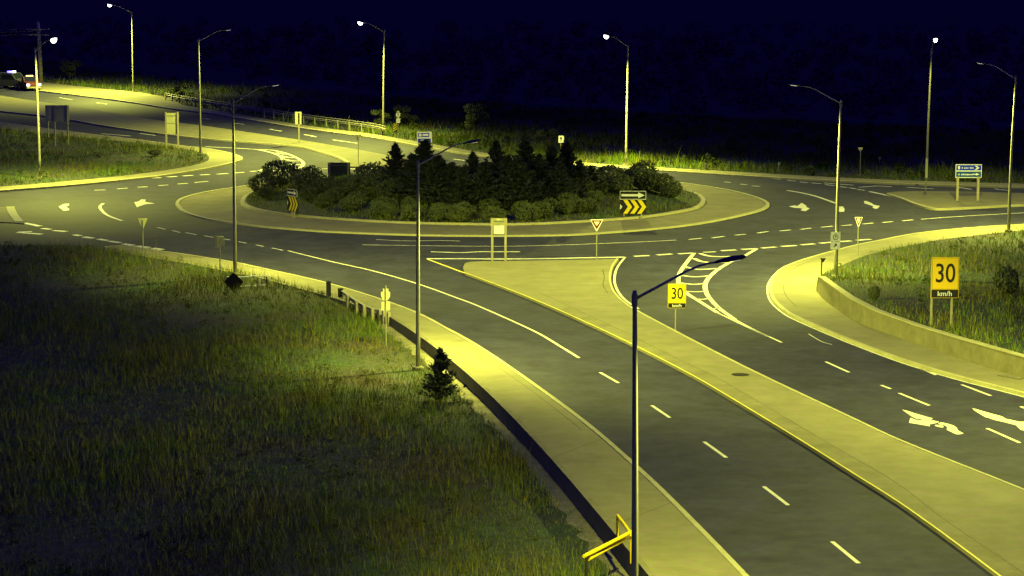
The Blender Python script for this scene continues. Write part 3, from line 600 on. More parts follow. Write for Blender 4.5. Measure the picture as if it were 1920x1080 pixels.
# chevron boards
def chevron(bx, by, x0, x1, y0, y1, ym_, label, rz=0., z=.3):
    s = Sign(bx, by, label, 'chevron board', z, rz, 'chevron_board'); a, b, c, d = s.r(x0, x1, y0, y1); zm = s.lz(ym_); w_ = b-a
    s.post(x0+8, y0+4, .05, 'wood', True); s.post(x1-8, y0+4, .05, 'wood', True)
    s.panel(rect(a, b, zm, d, .02), 'white', 'arrow_panel'); h = d-zm
    s.panel(rect(a+.03, b-.03, zm+.04, d-.03), 'black', 'arrow_field', -.034, .006)
    zc = (zm+d)/2; s.panel([(a+.12*w_/2, zc-.13*h), (b-.30*w_, zc-.13*h), (b-.30*w_, zc-.34*h), (b-.05*w_, zc), (b-.30*w_, zc+.34*h), (b-.30*w_, zc+.13*h), (a+.12*w_/2, zc+.13*h)], 'white', 'arrow', -.041, .006)
    s.panel(rect(a, b, c, zm-.02, .02), 'black', 'chevron_panel'); h2 = zm-.02-c; t_ = w_*.16; m = MB(); zc2 = (c+zm-.02)/2
    for k in range(3):
        x = a+w_*(.13+.27*k); m.prism([(x, zm-.04), (x+t_, zm-.04), (x+t_+h2*.33, zc2), (x+t_, c+.02), (x, c+.02), (x+h2*.33, zc2)], -.035, -.032)
    m.build('chevrons', M['syellow'], s.t)
    s.panel([(a+.02, zc2+.2*h2), (a+.1*w_, zc2), (a+.02, zc2-.2*h2)], 'white', 'corner_patch', -.034, .006)
    return s
chevron(1187, 403, 1162, 1211, 358, 401, 374, 'black board with white arrow over yellow chevrons on the right front of the planted island', z=.35)
chevron(549, 401, 538, 559, 355, 396, 368, 'narrow turned arrow and chevron board on the left front of the planted island', rz=-.95, z=.35)
# sign backs
def back_sign(bx, by, posts, ptop, panels, label, z=.13, mt='signback', rz=0., postmt='wood', r=.07):
    s = Sign(bx, by, label, 'sign', z, rz, 'road_sign')
    for px in posts: s.post(px, ptop, r, postmt, True)
    for (x0, x1, y0, y1, mm) in panels:
        a, b, c, d = s.r(x0, x1, y0, y1); s.panel(rect(a, b, c, d, .03), mm, 'panel', y=.15 if mm != 'white' else -.06)
    m = MB()
    a, b, c, d = s.r(posts[0]-3, posts[-1]+3, panels[0][2]+4, panels[0][2]+6)
    m.box(((a+b)/2, .125, (c+d)/2), (b-a, .03, .05)); m.build('crossbar', M['galv'], s.t)
    return s
back_sign(935, 487.5, (923, 948), 409, [(920, 951, 410, 424, 'signback'), (926, 945.5, 423, 438.5, 'white')], 'back of a sign on two timber posts at the left end of the central median', z=.05)
back_sign(636, 345, (618, 653), 306, [(615, 657, 305, 333, 'housing')], 'dark sign back on two posts standing behind the left shrubs of the island', z=.1)
back_sign(111, 273, (106, 130), 198, [(97, 133, 197.5, 227.5, 'signback')], 'broad dark sign back on thin posts at the upper left', z=.2, r=.06)
back_sign(326, 279, (314, 336), 210, [(313, 335, 212, 231, 'signback'), (313, 335, 232, 251.5, 'signback')], 'tall pale double sign back on two posts near the grass point tip', z=.2)
s = Sign(94, 262, 'pale narrow sign panel beside the broad dark sign back', z=.2, name='road_sign'); s.post(94, 198, .05, 'wood'); a, b, c, d = s.r(89.5, 97.5, 197.5, 227.5); s.panel(rect(a, b, c, d), 'signback', 'panel')
s = Sign(563, 268, 'narrow pale sign on one post in the far median in front of the guardrail', name='road_sign'); s.post(562, 212, .07, 'wood', True); a, b, c, d = s.r(555, 567, 209.5, 233); s.panel(rect(a, b, c, d, .04), 'signback', 'panel')
s = Sign(1735, 358, 'slim pale sign seen edge on at the tip of the right splitter island', name='road_sign'); s.post(1735, 330, .045, 'galv'); a, b, c, d = s.r(1733, 1737.5, 297.5, 333); s.panel(rect(a, b, c, d), 'signback', 'panel')
s = Sign(411, 531, 'pair of small pale sign backs on a thin post on the near left pavement', z=-.2, name='road_sign'); s.post(411, 442, .03)
for q in ((401.5, 409.5), (411.5, 419.5)): a, b, c, d = s.r(q[0], q[1], 442.5, 463.5); s.panel(rect(a, b, c, d, .08), 'pale', 'panel', y=-.05)
s = Sign(615, 564, 'narrow dark sign seen edge on at the near pavement left of the low guardrail', z=0., name='road_sign'); s.post(615.5, 523, .03); a, b, c, d = s.r(610.5, 619.5, 527, 556); s.panel(rect(a, b, c, d, .03), 'housing', 'panel')
# route marker back (crown over shield, plate below)
zz = -.75; s = Sign(724, 648, 'back of a crown topped route marker with a square plate at the low guardrail end', z=float(zg(*G(724, 648, zz).xy)), name='route_marker')
s.post(722.5, 536, .03); X_ = s.lx; Zz = s.lz
sh = [(713.5, 548), (717.5, 547), (717, 541), (719.5, 542.5), (722.3, 537.5), (725, 542.5), (727.5, 541), (727, 547), (730.5, 548), (730.5, 555), (728, 561), (722.3, 565), (716, 561), (713.5, 555)]
s.panel([(X_(x), Zz(y)) for x, y in sh], 'signback', 'shield', y=.085); a, b, c, d = s.r(714, 730.5, 566, 582.5); s.panel(rect(a, b, c, d, .05), 'signback', 'arrow_plate', y=.085)
# route marker far
s = Sign(747, 262, 'small white route marker with a crown and an arrow plate beyond the far road', z=0, name='route_marker'); s.post(747, 209, .03); X_ = s.lx; Zz = s.lz
s.panel([(X_(x), Zz(y)) for x, y in [(743.4, 212), (751, 212), (751, 217), (749.5, 219.5), (747.3, 221), (745, 219.5), (743.4, 217)]], 'white', 'shield')
s.panel([(X_(x), Zz(y)) for x, y in [(744.8, 211.8), (744.5, 209), (747.3, 207.5), (750, 209), (749.6, 211.8)]], 'signback', 'crown')
a, b, c, d = s.r(743.6, 751, 222, 230.5); s.panel(rect(a, b, c, d, .05), 'white', 'arrow_plate'); text('3', .38, M['black'], 'lettering', s.t, (X_(747.3), -.034, Zz(215.8)), 1); text('\u2191' if False else '1', .3, M['black'], 'arrow_mark', s.t, (X_(747.3), -.034, Zz(226.5)), .7)
s = Sign(741, 256, 'slanted striped hazard marker just left of the far route marker', z=0, name='hazard_marker'); a, b, c, d = s.r(738.2, 744.3, 230.5, 247.5); s.post(741.2, 232, .03); s.panel(rect(a, b, c, d), 'black', 'panel')
m = MB(); w_ = b-a
for k in range(4): z0 = c+.02+k*(d-c)/4; m.prism([(a, z0), (b, z0+w_*.75), (b, min(d, z0+w_*.75+.13)), (a, z0+.13)], -.035, -.032)
m.build('stripes', M['syellow'], s.t)
s = Sign(1051, 296, 'small white arrow sign above the right end of the island conifers', z=0, name='road_sign'); s.post(1051, 255, .03); a, b, c, d = s.r(1046.5, 1056.5, 254.5, 267.5); s.panel(rect(a, b, c, d, .05), 'white', 'panel')
xm, zm = (a+b)/2, (c+d)/2; s.panel([(xm-.05, c+.05), (xm+.03, c+.05), (xm+.02, zm), (xm+.12, zm+.02), (xm-.02, d-.04), (xm-.12, zm+.0), (xm-.05, zm)], 'black', 'arrow_mark', -.034, .004)
# parking sign on the right lamp
lb = G(1567, 520, .2)
s = Sign(1567, 521.5, 'white parking plate with a ringed P above an arrow plate on the right bank lamp', z=.2, name='parking_sign')
a, b, c, d = s.r(1558.5, 1576.5, 434.5, 452.5); s.panel(rect(a, b, c, d, .04), 'white', 'panel', y=-.02)
xm, zm = (a+b)/2, (c+d)/2-.03; rg = MB()
for k in range(24):
    a0, a1 = 2*math.pi*k/24, 2*math.pi*(k+1)/24; rg.prism([(xm+.16*math.cos(a0), zm+.16*math.sin(a0)), (xm+.16*math.cos(a1), zm+.16*math.sin(a1)), (xm+.125*math.cos(a1), zm+.125*math.sin(a1)), (xm+.125*math.cos(a0), zm+.125*math.sin(a0))], -.035, -.032)
rg.build('ring', M['black'], s.t); text('P', .2, M['black'], 'lettering', s.t, (xm, -.035, zm), 1, .004)
a, b, c, d = s.r(1558.5, 1576, 453.5, 467.5); s.panel(rect(a, b, c, d, .04), 'white', 'arrow_plate', y=-.02)
xm, zm = (a+b)/2, (c+d)/2; s.panel([(xm-.1, zm-.08), (xm-.04, zm-.1), (xm+.04, zm+.0), (xm+.08, zm-.04), (xm+.09, zm+.12), (xm-.05, zm+.1), (xm-.01, zm+.05)], 'black', 'arrow_mark', -.034, .004)
br = MB(); 
for yy in (438, 449, 458): br.box((0, .06, s.lz(yy)), (.24, .14, .03))
br.build('bracket', M['galv'], s.t)
# dark marker post
s = Sign(1542.5, 519, 'short dark post with a funnel shaped cap on the bright right pavement', 'marker post', name='marker_post'); s.post(1542.5, 489, .035, 'iron')
zt = s.lz(484); zb = s.lz(490); MB().tube([(0, 0, zb-.05), (0, 0, zb), (0, 0, zt-.04), (0, 0, zt)], [.04, .06, .15, .15], 12).build('cap', M['iron'], s.t)
for px, y0, y1, lb_ in ((1647, 294, 301, 'small pale delineator in the dark field right of the far yield sign'), (1459, 304, 316, 'small leafy topped stake in the dark verge left of the right bank lamp'), (1321, 305, 316, 'small pale stake on the far verge right of the tall central lamp')):
    s = Sign(px, y1+8, lb_, 'marker post', z=-.05, name='marker_post'); s.post(px, y0+1, .04, 'galv'); a, b, c, d = s.r(px-2, px+2.4, y0, y0+5); s.panel(rect(a, b, c, d, .02), 'signback', 'reflector')

# ------------------------------------------------------------------ guardrails
def wbeam(path, h, name='rail', th=.08):     # path world xyz; corrugated strip
    m = MB(); prof = [(0, .155), (th, .1), (th, .055), (0, .0), (th, -.055), (th, -.1), (0, -.155)]
    n = len(path); k = len(prof)
    for i, p in enumerate(path):
        t = (path[min(i+1, n-1)]-path[max(i-1, 0)]); t.z = 0; t.normalize(); nn = Vector((-t.y, t.x, 0))
        for o_, z_ in prof: m.v.append(tuple(p+nn*(-o_)+Vector((0, 0, h+z_))))
    for i in range(n-1):
        for j_ in range(k-1): m.f.append((i*k+j_, i*k+j_+1, (i+1)*k+j_+1, (i+1)*k+j_))
    return m
# far guardrail
gp = [(310, 189), (345, 195.5), (400, 204), (480, 217), (560, 229.5), (640, 240.5), (700, 249), (724, 255)]
gw = GL(gp, .0); gb = Vector((gw[0].x, gw[0].y, 0))
gt = thing('guardrail', gb, 'long pale steel guardrail along the far side of the upper road', 'guardrail')
loc = [Vector((p.x, p.y, 0))-gb for p in gw]
wbeam(loc, .62).build('rail', M['galv'], gt, recalc=False); MB().tube([p+Vector((0, 0, .92)) for p in loc], .055, 6).build('top_pipe', M['galv'], gt)
cum = [0]
for i in range(1, len(loc)): cum.append(cum[-1]+(loc[i]-loc[i-1]).length)
for sdist in np.arange(.3, cum[-1], 2.6):
    q = Vector((np.interp(sdist, cum, [p.x for p in loc]), np.interp(sdist, cum, [p.y for p in loc]), 0))
    MB().box(q+Vector((0, -.1, .3)), (.12, .12, 1.0)).build('post', M['galv'], gt)
# near guardrail
PS = [(652, 578), (668.5, 589), (682.5, 597), (698, 603), (712.5, 605), (720, 608), (729, 611)]
pw = []
for x, y in PS:
    p_ = G(x, y, 0)
    for _ in range(4): p_ = G(x, y, float(zg(p_.x, p_.y)))
    pw.append(p_)
gb = pw[0].copy()
gt = thing('guardrail', gb, 'short low timber post guardrail at the near pavement edge, ending at the retaining wall', 'guardrail')
for i, p in enumerate(pw):
    hp = .72; MB().box(p-gb+Vector((0, 0, hp/2-.1)), (.17, .17, hp+.2), rz=.5).build('post', M['wood'], gt)
rl = smooth([(G(637, 567, pw[0].z)).xy]+[p.xy for p in pw], 3)
wbeam([Vector((p.x+.12, p.y+.12, float(np.interp(-p.y, [-q_.y for q_ in pw], [q_.z for q_ in pw]))-gb.z))-Vector((gb.x, gb.y, 0)) for p in rl], .56).build('rail', M['galv'], gt, recalc=False)
e0 = rl[0]; MB().box(Vector((e0.x-gb.x+.05, e0.y-gb.y, .55)), (.28, .12, .5), rz=.3).build('end_terminal', M['iron'], gt)
# white pipe gate and diamond sign
gy = G(437, 546, -.15); gy.z = -.15
g = thing('pipe_gate', gy, 'white pipe gate reaching right from the diamond sign on the near left verge', 'gate')
def Pg(px, py, Y=gy.y): v = PL(px, py, Y); return v-gy
f_ = MB(); f_.tube([Pg(425, 519.5), Pg(451, 519.5), Pg(500, 516.5), Pg(505, 518), Pg(507, 521), Pg(505, 530)], .03, 8); f_.build('top_rail', M['white'], g)
MB().tube([Pg(425, 537.3), Pg(451, 537.3), Pg(496, 534.5)], .03, 8).build('bottom_rail', M['white'], g)
for px in (425, 451, 488): MB().tube([Pg(px, 519), Pg(px, 537)], .025, 8).build('upright', M['white'], g)
for px in (426, 500): MB().tube([Pg(px, 519), Pg(px, 549)], .04, 8).build('gate_post', M['iron'], g)
s = Sign(437, 547, 'black diamond sign seen from behind in front of the lamp foot and white gate', z=-.15, name='diamond_sign'); s.post(437, 520, .035, 'iron', y=.03)
s.t.location.y -= .12
a = [(s.lx(x), s.lz(y)) for x, y in [(418.5, 527.5), (435.5, 511), (438.5, 511), (455.5, 527.5), (438.5, 548), (435.5, 548)]]
s.panel(a, 'black', 'panel')
# yellow barrier at the wall
q0 = G(1184, 1003, 1.0); yb = Vector((q0.x, q0.y, .13)); g = thing('yellow_barrier', yb, 'bright yellow pipe barrier across the near retaining wall beside the nearest lamp', 'barrier')
def Q(px, py, z): v = G(px, py, z); v.z = z; return v-yb
MB().tube([Q(1158, 967, 1.0), Q(1172, 985, 1.0), Q(1184, 1003, 1.0)], .055, 10).build('top_rail', M['gyellow'], g)
MB().tube([Q(1184, 997, 1.0), Q(1140, 1020, 1.0), Q(1095, 1043, 1.0)], .06, 10).build('outer_rail', M['gyellow'], g)
MB().tube([Q(1180, 1006, .8), Q(1140, 1028, .8), Q(1104, 1048, .8)], .06, 10).build('inner_rail', M['gyellow'], g)
for (px, py, zt_) in ((1184, 1001, 1.0), (1158, 968, 1.0)): b_ = Q(px, py, zt_); MB().tube([b_, Vector((b_.x, b_.y, -.1))], .045, 8).build('post', M['gyellow'], g)
b_ = Q(1100, 1041, 1.0); MB().tube([b_, Vector((b_.x, b_.y, -1.6))], .045, 8).build('post', M['iron'], g)

# ------------------------------------------------------------------ utility pole and wires
ub = G(77, 152, 0); u = thing('utility_pole', ub, 'thick tall timber utility pole rising behind the vehicles at the upper left', 'utility pole')
ht = PL(72, 40, ub.y).z; dxp = PL(72, 40, ub.y).x-ub.x
MB().tube([(0, 0, -.5), (dxp*.5, 0, ht*.5), (dxp, 0, ht)], [.30, .27, .24], 12).build('pole', M['utility'], u, True)
for yy in (55, 65): zt = PL(74, yy, ub.y).z; MB().box((dxp*.9, -.3, zt), (3.2, .12, .14)).build('crossarm', M['utility'], u)
m = MB()
for yy, dz in ((55, 0), (59, -.2), (65, 0)):
    zt = PL(74, yy, ub.y).z; m = MB(); m.tube([(dxp+s_*-60, -.3+dz*2, zt+.1-.8*math.sin(math.pi*s_)) for s_ in np.linspace(0, 1, 9)], .035, 5)
    o = m.build('overhead_wire', M['cable']); o.location = ub; tag(o, {55: 'topmost overhead wire running left from the utility pole', 59: 'middle overhead wire running left from the utility pole', 65: 'lowest overhead wire running left from the utility pole'}[yy], 'wire')

# ------------------------------------------------------------------ vehicles at the upper left
def wheel(par, x, y, r, side):
    t = MB().tube([(x, y-.11, r), (x, y+.11, r)], r, 16).build('wheel', M['rubber'], par); MB().tube([(x, y+side*.112, r), (x, y+side*.125, r)], r*.55, 12).build('rim', M['galv'], t)
def vehicle(px, py, label, cat, name, rz, paint, pickup):
    b = G(px, py, 0); v = thing(name, b, label, cat, rz=rz)
    Lh, Wd = 2.6, .95
    if pickup: prof = [(-2.6, .45), (-2.6, 1.05), (-.7, 1.1), (-.5, 1.75), (.55, 1.8), (1.15, 1.2), (2.45, 1.05), (2.6, .85), (2.6, .42)]
    else: prof = [(-2.5, .4), (-2.5, 1.7), (-2.3, 2.05), (.9, 2.1), (1.6, 1.3), (2.4, 1.1), (2.55, .8), (2.55, .4)]
    MB().prism(prof, -Wd, Wd).build('body', M[paint], v)
    MB().box((0, 0, .42), (5.0, 1.7, .16)).build('underbody', M['iron'], v)
    fx = prof[-1][0]
    if pickup: wf = [(.57, 1.78), (1.14, 1.2)]; sw = [(-.42, 1.2), (-.3, 1.68), (.5, 1.7), (.98, 1.22)]
    else: wf = [(.95, 2.05), (1.57, 1.33)]; sw = [(-.6, 1.25), (-.6, 1.85), (.85, 1.9), (1.4, 1.3)]
    g_ = MB(); (x0, z0), (x1, z1) = wf; nv = Vector((z0-z1, 0, x1-x0)).normalized()*.012
    g_.add([(x0+nv.x, -Wd*.86, z0+nv.z), (x0+nv.x, Wd*.86, z0+nv.z), (x1+nv.x, Wd*.9, z1+nv.z), (x1+nv.x, -Wd*.9, z1+nv.z)], [(0, 1, 2, 3)]); g_.build('windscreen', M['glass'], v)
    for sd in (-1, 1):
        MB().prism(sw, sd*(Wd+.004)-.004, sd*(Wd+.004)+.004).build('side_window', M['glass'], v)
        MB().box((fx+.02, sd*.72, .82), (.08, .36, .2)).build('headlight', M['hl'], v)
        MB().box((-2.55, sd*.8, .9), (.16, .16, .22)).build('tail_light', M['ol'], v)
        for wx_ in (1.6, -1.55): wheel(v, wx_, sd*.84, .38, sd)
    MB().box((fx+.03, 0, .5), (.14, 1.8, .2)).build('bumper', M['galv'], v)
    return v
v = vehicle(20, 166, 'grey van with a blue roof beacon and white headlights on the far left road', 'van', 'van', R(-28), 'pwhite', False)
MB().box((.2, -.3, 2.22), (.35, .7, .2)).build('beacon', M['bl'], v); MB().box((.2, .5, 2.2), (.3, .35, .18)).build('work_light', M['hl'], v)
v = vehicle(56, 169, 'dark red pickup with lit headlights just left of the brightest lamp', 'pickup', 'pickup_truck', R(-68), 'pred', True)
MB().box((0, 0, 1.86), (.25, .9, .12)).build('roof_marker', M['ol'], v)

# ------------------------------------------------------------------ plants
def leaf_cloud(n, rx, ry, rz_, size, cz, lob=5, seed=1, flat=.5, floor=.03):
    g = np.random.default_rng(seed); dirs = g.normal(size=(n, 3)); dirs /= np.linalg.norm(dirs, axis=1)[:, None]
    lobes = g.normal(size=(lob, 3)); lobes /= np.linalg.norm(lobes, axis=1)[:, None]; lobes[:, 2] = np.abs(lobes[:, 2])
    rad = .62+.38*np.max(np.clip(dirs@lobes.T, 0, 1)**3, axis=1); rad *= g.uniform(.55, 1.04, n)**.5
    rad *= 1+.13*np.sin(dirs[:, 0]*9+seed)*np.cos(dirs[:, 1]*8+seed*2)
    c = dirs*rad[:, None]*np.array([rx, ry, rz_]); c[:, 2] = np.maximum(c[:, 2]+cz, floor)
    a = g.normal(size=(n, 3)); a /= np.linalg.norm(a, axis=1)[:, None]; b = np.cross(a, g.normal(size=(n, 3))); b /= np.linalg.norm(b, axis=1)[:, None]
    s = size*g.uniform(.6, 1.5, n)[:, None]
    V = np.stack([c+a*s, c-a*s*.5+b*s*flat, c-a*s*.5-b*s*flat], 1).reshape(-1, 3); return V, np.arange(n*3).reshape(-1, 3)
PROTO = {}
def stemmesh(h, r, k, seed):
    g = random.Random(seed); m = MB()
    for i in range(k):
        a = g.uniform(0, 6.28); q = g.uniform(.15, .5)*h*.6; m.tube([(0, 0, -.2), (math.cos(a)*q*.4, math.sin(a)*q*.4, h*.4), (math.cos(a)*q, math.sin(a)*q, h*.8)], [r, r*.7, r*.25], 5)
    return m
def plant(kind, loc, sc, rz, label, cat, group=None, name='shrub', szz=None):
    szz = szz or sc
    if kind not in PROTO:
        t = thing(name, (0, 0, 0), label, cat)
        if kind.startswith('shrub'):
            sd = int(kind[-1]); V, Fc = leaf_cloud(2600, 1.25, 1.25, .95, .085, .75, 6, sd); fastmesh('foliage', V, Fc, M['leaf'], t); stemmesh(1.5, .04, 6, sd).build('stem', M['bark'], t)
        elif kind.startswith('conifer'):
            sd = int(kind[-1]); g = np.random.default_rng(sd+50); Vs = []
            nb = 190
            for i in range(nb):
                h = (i/nb)**.9; zc = .15+h*3.3; rr_ = (1.35*(1-h)**.9+.03)*g.uniform(.55, 1.15); a = g.uniform(0, 6.28); el = g.uniform(.15, .75)
                nn = int(34*(.4+.6*(1-h))); s_ = g.uniform(.05, 1, nn); d = np.array([math.cos(a), math.sin(a), 0.])
                c = d[None]*(s_*rr_)[:, None]; c[:, 2] = zc+s_**1.4*rr_*el; c += g.normal(size=(nn, 3))*.05*(1.4-s_)[:, None]
                ax = d*.8+np.array([0, 0, .6]); ax = ax[None]+g.normal(size=(nn, 3))*.45; ax /= np.linalg.norm(ax, axis=1)[:, None]; b = np.cross(ax, g.normal(size=(nn, 3))); b /= np.linalg.norm(b, axis=1)[:, None]
                s = g.uniform(.08, .17, nn)[:, None]; Vs.append(np.stack([c+ax*s*1.3, c-ax*s*.4+b*s*.33, c-ax*s*.4-b*s*.33], 1).reshape(-1, 3))
            V = np.concatenate(Vs); fastmesh('foliage', V, np.arange(len(V)).reshape(-1, 3), M['needle'], t); MB().tube([(0, 0, -.2), (0, 0, 1.5), (0, 0, 3.3)], [.09, .06, .015], 7).build('trunk', M['bark'], t)
        elif kind.startswith('tree'):
            sd = int(kind[-1]); Vs = []; g = np.random.default_rng(sd+9); tr = MB(); tr.tube([(0, 0, -.3), (.05, 0, 1.2), (0, .1, 2.6)], [.14, .1, .05], 8)
            for i in range(7):
                c = np.array([g.uniform(-1.1, 1.1), g.uniform(-1.1, 1.1), g.uniform(.8, 3.4)]); tr.tube([(0, .05, 1.0+.2*i), tuple(c)], [.05, .015], 5)
                V, _ = leaf_cloud(520, .85, .85, .8, .10, 0, 5, sd*10+i, floor=-9); Vs.append(V+c)
            V = np.concatenate(Vs); fastmesh('crown', V, np.arange(len(V)).reshape(-1, 3), M['leaf'], t); tr.build('trunk', M['bark'], t)
        PROTO[kind] = t; o = t
    else:
        src = PROTO[kind]; o = src.copy(); C.objects.link(o)
        for ch in src.children: c2 = ch.copy(); C.objects.link(c2); c2.parent = o
    o.name = name; o.location = loc; o.scale = (sc, sc, szz); o.rotation_euler = (0, 0, rz); o['label'] = label; o['category'] = cat
    if group: o['group'] = group
    elif 'group' in o: del o['group']
    return o
# island shrubs
def on_isl(px, py):
    p = G(px, py, .5)
    for _ in range(3): p = G(px, py, isl_z(p.x, p.y))
    return Vector((p.x, p.y, isl_z(p.x, p.y)-.05))
k = 0; SH = []
for (x0, x1, y, st) in ((522, 1225, 352, 44), (500, 1262, 363, 38), (495, 1260, 373, 48), (560, 1225, 384, 50), (720, 1100, 394, 75)):
    x = x0
    while x <= x1:
        SH.append((x+random.uniform(-10, 10), y+random.uniform(-3, 3), y)); x += st*random.uniform(.85, 1.15)
ORD = 'first second third fourth fifth sixth seventh eighth ninth tenth eleventh twelfth thirteenth fourteenth fifteenth sixteenth seventeenth eighteenth nineteenth twentieth'.split()
ORD += ['twenty-'+o_ for o_ in ORD[:9]]+['thirtieth']
ROWN = {352: 'rearmost', 363: 'second', 373: 'third', 384: 'fourth', 394: 'frontmost'}; cnt = {}
for (x, y, yr_) in SH:
    if y > 368 and abs(x-1187) < 45: continue
    if y > 364 and abs(x-549) < 26: continue
    if y < 360 and abs(x-640) < 48: continue
    cnt[yr_] = cnt.get(yr_, 0)+1
    p = on_isl(x, y); e = abs(x-885)/430; sc = random.uniform(.8, 1.1)*(1.25 if y < 357 else 1.1 if y < 368 else .72)*(1.0 if abs(x-885) > 150 or y > 368 else .8)
    plant('shrub%d' % (k % 4), p, sc, random.uniform(0, 6), 'rounded dark shrub, %s from the left in the %s row on the central island' % (ORD[cnt[yr_]-1], ROWN[yr_]), 'shrub', 'low shrubs planted on the central island'); k += 1
CN = [(742, 268, 358, 1.15), (772, 290, 364, 1.5), (796, 262, 362, 1.5), (822, 290, 366, 1.6), (848, 304, 366, 1.5), (887, 284, 362, 1.2), (868, 312, 368, 1.5), (908, 304, 368, 1.5), (930, 264, 360, 1.2), (952, 290, 366, 1.5), (985, 262, 360, 1.3), (972, 296, 370, 1.6), (1010, 288, 366, 1.5), (1034, 274, 362, 1.3), (1062, 264, 358, 1.2), (1050, 304, 370, 1.5), (1086, 300, 366, 1.4), (1108, 310, 362, 1.3)]
CN.sort()
for i, (x, yt, yb_, cw) in enumerate(CN):
    p = on_isl(x, yb_); h = PL(x, yt, p.y).z-p.z; plant('conifer%d' % (i % 3), p, h/3.5*cw, random.uniform(0, 6), '%s dark conifer, %s from the left in the clump at the centre of the island' % ('taller' if yt < 280 else 'lower', ORD[i]), 'conifer', 'conifers clumped on the central island', 'conifer_tree', h/3.55)
# other plants
def at(px, py, z=0): p = G(px, py, z); return Vector((p.x, p.y, float(zg(p.x, p.y))))
p = G(826, 768, -.9); plant('conifer1', (p.x, p.y, float(zg(p.x, p.y))), .75, 1., 'bushy young conifer in the grass at the foot of the near retaining wall', 'conifer', None, 'conifer_tree', .68)
def v_at(px, py):
    p = G(px, py, .4); 
    for _ in range(3): p = G(px, py, verge_z(p.x, p.y))
    return Vector((p.x, p.y, verge_z(p.x, p.y)-.05))
plant('shrub1', v_at(1888, 556), .78, 2., 'dark upright shrub on the grass bank right of the large 30 sign', 'shrub', None, 'shrub', 1.1)
plant('shrub2', v_at(1640, 562), .32, 1., 'small dark shrub on the grass bank just behind the curved wall', 'shrub', None, 'shrub', .5)
p = G(291, 292, .2); plant('shrub0', (p.x, p.y, .2), .62, 1., 'low dark shrub on the left grass point beside the pale double sign', 'shrub', None, 'shrub', .35)
for (x, yb_, sc, kd, lb_) in ((716, 240, .62, 'tree0', 'small leafy tree behind the end of the far guardrail'), (762, 236, .75, 'tree1', 'bushy tree behind the far route marker'), (892, 252, 1.0, 'tree2', 'broad dim tree beyond the far road above the conifers'), (338, 186, .6, 'tree0', 'low leafy tree behind the start of the far guardrail'), (1020, 285, .7, 'tree0', 'pale green sapling beyond the road between the conifers'), (130, 150, .9, 'tree2', 'dim bush behind the upper left pavement'), (1380, 290, .8, 'tree1', 'dim round tree in the dark field behind the far pavement'), (1540, 300, .9, 'tree0', 'dim tree in the dark field left of the far yield sign')):
    b = at(x, yb_); plant(kd, b, sc, random.uniform(0, 6), lb_, 'tree', None, 'tree', sc*.8)

# ------------------------------------------------------------------ grass (uncountable)
def blades(name, polypx, n, h, wd, zf, mt, polyw=None, clump=.6, lean=.5, dens=None, label=None):
    P = np.array([[p[0], p[1]] for p in (polyw if polyw is not None else [G(x, y, 0) for x, y in polypx])])
    lo_, hi_ = P.min(0), P.max(0); xs_ = []; got = 0
    while got < n:
        q = rng.uniform(lo_, hi_, (n*2, 2)); q = q[inside_v(P, q[:, 0], q[:, 1])]
        cl = .5+.5*np.sin(q[:, 0]*1.7+np.sin(q[:, 1]*1.1)*2)*np.sin(q[:, 1]*1.3+np.sin(q[:, 0]*.9)*2)
        q = q[rng.random(len(q)) < (1-clump)+clump*cl]
        if dens is not None: q = q[rng.random(len(q)) < dens(q[:, 0], q[:, 1])]
        xs_.append(q); got += len(q)
    q = np.concatenate(xs_)[:n]; m_ = len(q); zz = zf(q[:, 0], q[:, 1])
    a = rng.uniform(0, 2*np.pi, m_); H = h*rng.lognormal(0, .4, m_)*(.7+.5*np.sin(q[:, 0]*.35+1)*np.sin(q[:, 1]*.27)); Wd = wd*rng.uniform(.7, 1.4, m_)
    c, s_ = np.cos(a), np.sin(a); la = rng.uniform(0, 2*np.pi, m_); ll = rng.uniform(0, lean, m_)*H
    b0 = np.stack([q[:, 0]-c*Wd, q[:, 1]-s_*Wd, zz-.02], 1); b1 = np.stack([q[:, 0]+c*Wd, q[:, 1]+s_*Wd, zz-.02], 1)
    tp = np.stack([q[:, 0]+np.cos(la)*ll, q[:, 1]+np.sin(la)*ll, zz+H], 1)
    V = np.stack([b0, b1, tp], 1).reshape(-1, 3); o = fastmesh(name, V, np.arange(m_*3).reshape(-1, 3), mt); tag(o, label, None, None, 'stuff'); return o
near_poly = [G(x, y, 0).xy for x, y in C1_GRASS]
near_poly = [G(-420, 461.5, 0).xy]+near_poly
off = []
for i, p in enumerate(wt):
    t = (wt[min(i+1, n-1)]-wt[max(i-1, 0)]).normalized(); nn = Vector((t.y, -t.x)); nn = -nn if nn.x > 0 else nn; off.append(Vector((p.x, p.y))+nn*(.75+.15*math.sin(i*2.3)))
near_poly += off+[Vector((-22, 58)), Vector((-45, 130))]
blades('tall_grass', None, 230000, .30, .011, zg, M['blade'], near_poly, .55, .8, dens=lambda x, y: np.clip(1.35-(y-70)/110, .35, 1), label='rough tall grass on the dark near slope')
blades('dry_weeds', None, 42000, .5, .012, zg, M['blade_dry'], near_poly, .95, .5, dens=lambda x, y: np.clip(1.35-(y-70)/110, .35, 1), label='straw coloured weeds standing in the near slope grass')
vz = np.vectorize(verge_z)
blades('tall_grass', None, 60000, .32, .018, vz, M['blade'], [p for p in rv_poly], .5, .7, label='green and straw grass on the right bank')
blades('dry_weeds', None, 14000, .5, .016, vz, M['blade_dry'], [p for p in rv_poly], .95, .5, label='dry weeds on the right bank')
ph = np.vectorize(pen_h)
blades('tall_grass', None, 42000, .35, .022, ph, M['blade'], li, .5, .7, label='rough grass on the left grass point')
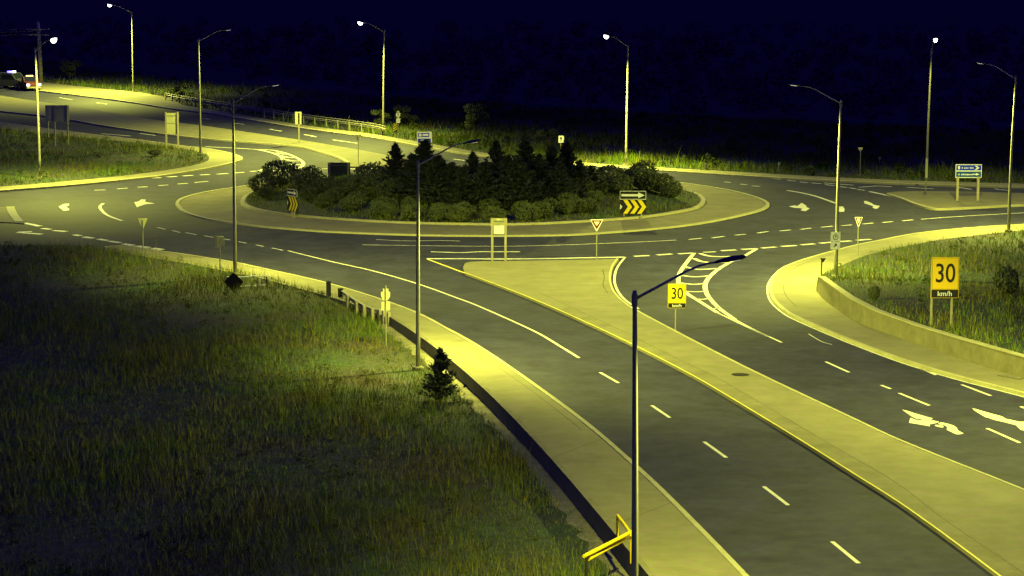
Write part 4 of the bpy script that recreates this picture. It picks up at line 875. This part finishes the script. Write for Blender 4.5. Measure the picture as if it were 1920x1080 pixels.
iz = lambda x, y: .24+1.5*np.clip(1-((x-ICX)**2+(y-ICY)**2)/17.3**2, 0, 1)
blades('tall_grass', None, 30000, .28, .02, iz, M['blade'], aii, .3, .7, label='grass between the shrubs on the central island')
nf = [p for p in GL(NORTH_HI, 0)]
nfp = [Vector((p.x, p.y+.1)) for p in nf]+[Vector((75, 250)), Vector((20, 285)), Vector((-40, 345)), Vector((-110, 470))]
blades('tall_grass', None, 110000, .5, .03, zg, M['blade'], nfp, .8, .6, dens=lambda x, y: np.where(x > -15, 1., .45), label='tall rough grass beyond the far pavement')

def clumps(name, poly, n, zf, mt, r0=.35, leaf=.05, k=90, label=None, dens=None):
    P = np.array([[p[0], p[1]] for p in poly]); lo_, hi_ = P.min(0), P.max(0); Vs = []; base = [leaf_cloud(k, 1, 1, .75, leaf/r0, .45, 4, i)[0] for i in range(5)]; c = 0
    while c < n:
        q = rng.uniform(lo_, hi_, 2)
        if not inside(P, q[0], q[1]): continue
        if dens is not None and rng.random() > dens(q[0], q[1]): continue
        c += 1; sc = r0*rng.lognormal(0, .25); a = rng.uniform(0, 6.28); B = base[rng.integers(5)]; ca, sa = math.cos(a), math.sin(a)
        Vs.append(np.stack([q[0]+sc*(B[:, 0]*ca-B[:, 1]*sa), q[1]+sc*(B[:, 0]*sa+B[:, 1]*ca), float(zf(q[0], q[1]))+sc*B[:, 2]], 1))
    V = np.concatenate(Vs); o = fastmesh(name, V, np.arange(len(V)).reshape(-1, 3), mt); tag(o, label, None, None, 'stuff')
clumps('weed_clumps', near_poly, 1500, zg, M['leafy'], .22, .035, 60, 'leafy weed clumps scattered through the near slope grass')
clumps('weed_clumps', rv_poly, 260, verge_z, M['leafy'], .26, .045, 70, 'leafy weed clumps on the right bank')
clumps('weed_clumps', li, 200, pen_h, M['leafy'], .3, .06, 60, 'leafy weed clumps on the left grass point')
clumps('weed_clumps', nfp, 420, zg, M['leafy'], .42, .09, 110, 'leafy weed clumps beyond the far pavement', dens=lambda x, y: 1 if x > -12 else .3)
clumps('far_scrub', [Vector((-150, 470)), Vector((-60, 400)), Vector((-15, 320)), Vector((60, 262)), Vector((110, 260)), Vector((130, 560)), Vector((-160, 640))], 1500, zg, M['scrub'], 1.3, .2, 70, 'dark scrub in the field behind the roundabout', dens=lambda x, y: min(1, max(0, (600-y)/300)))
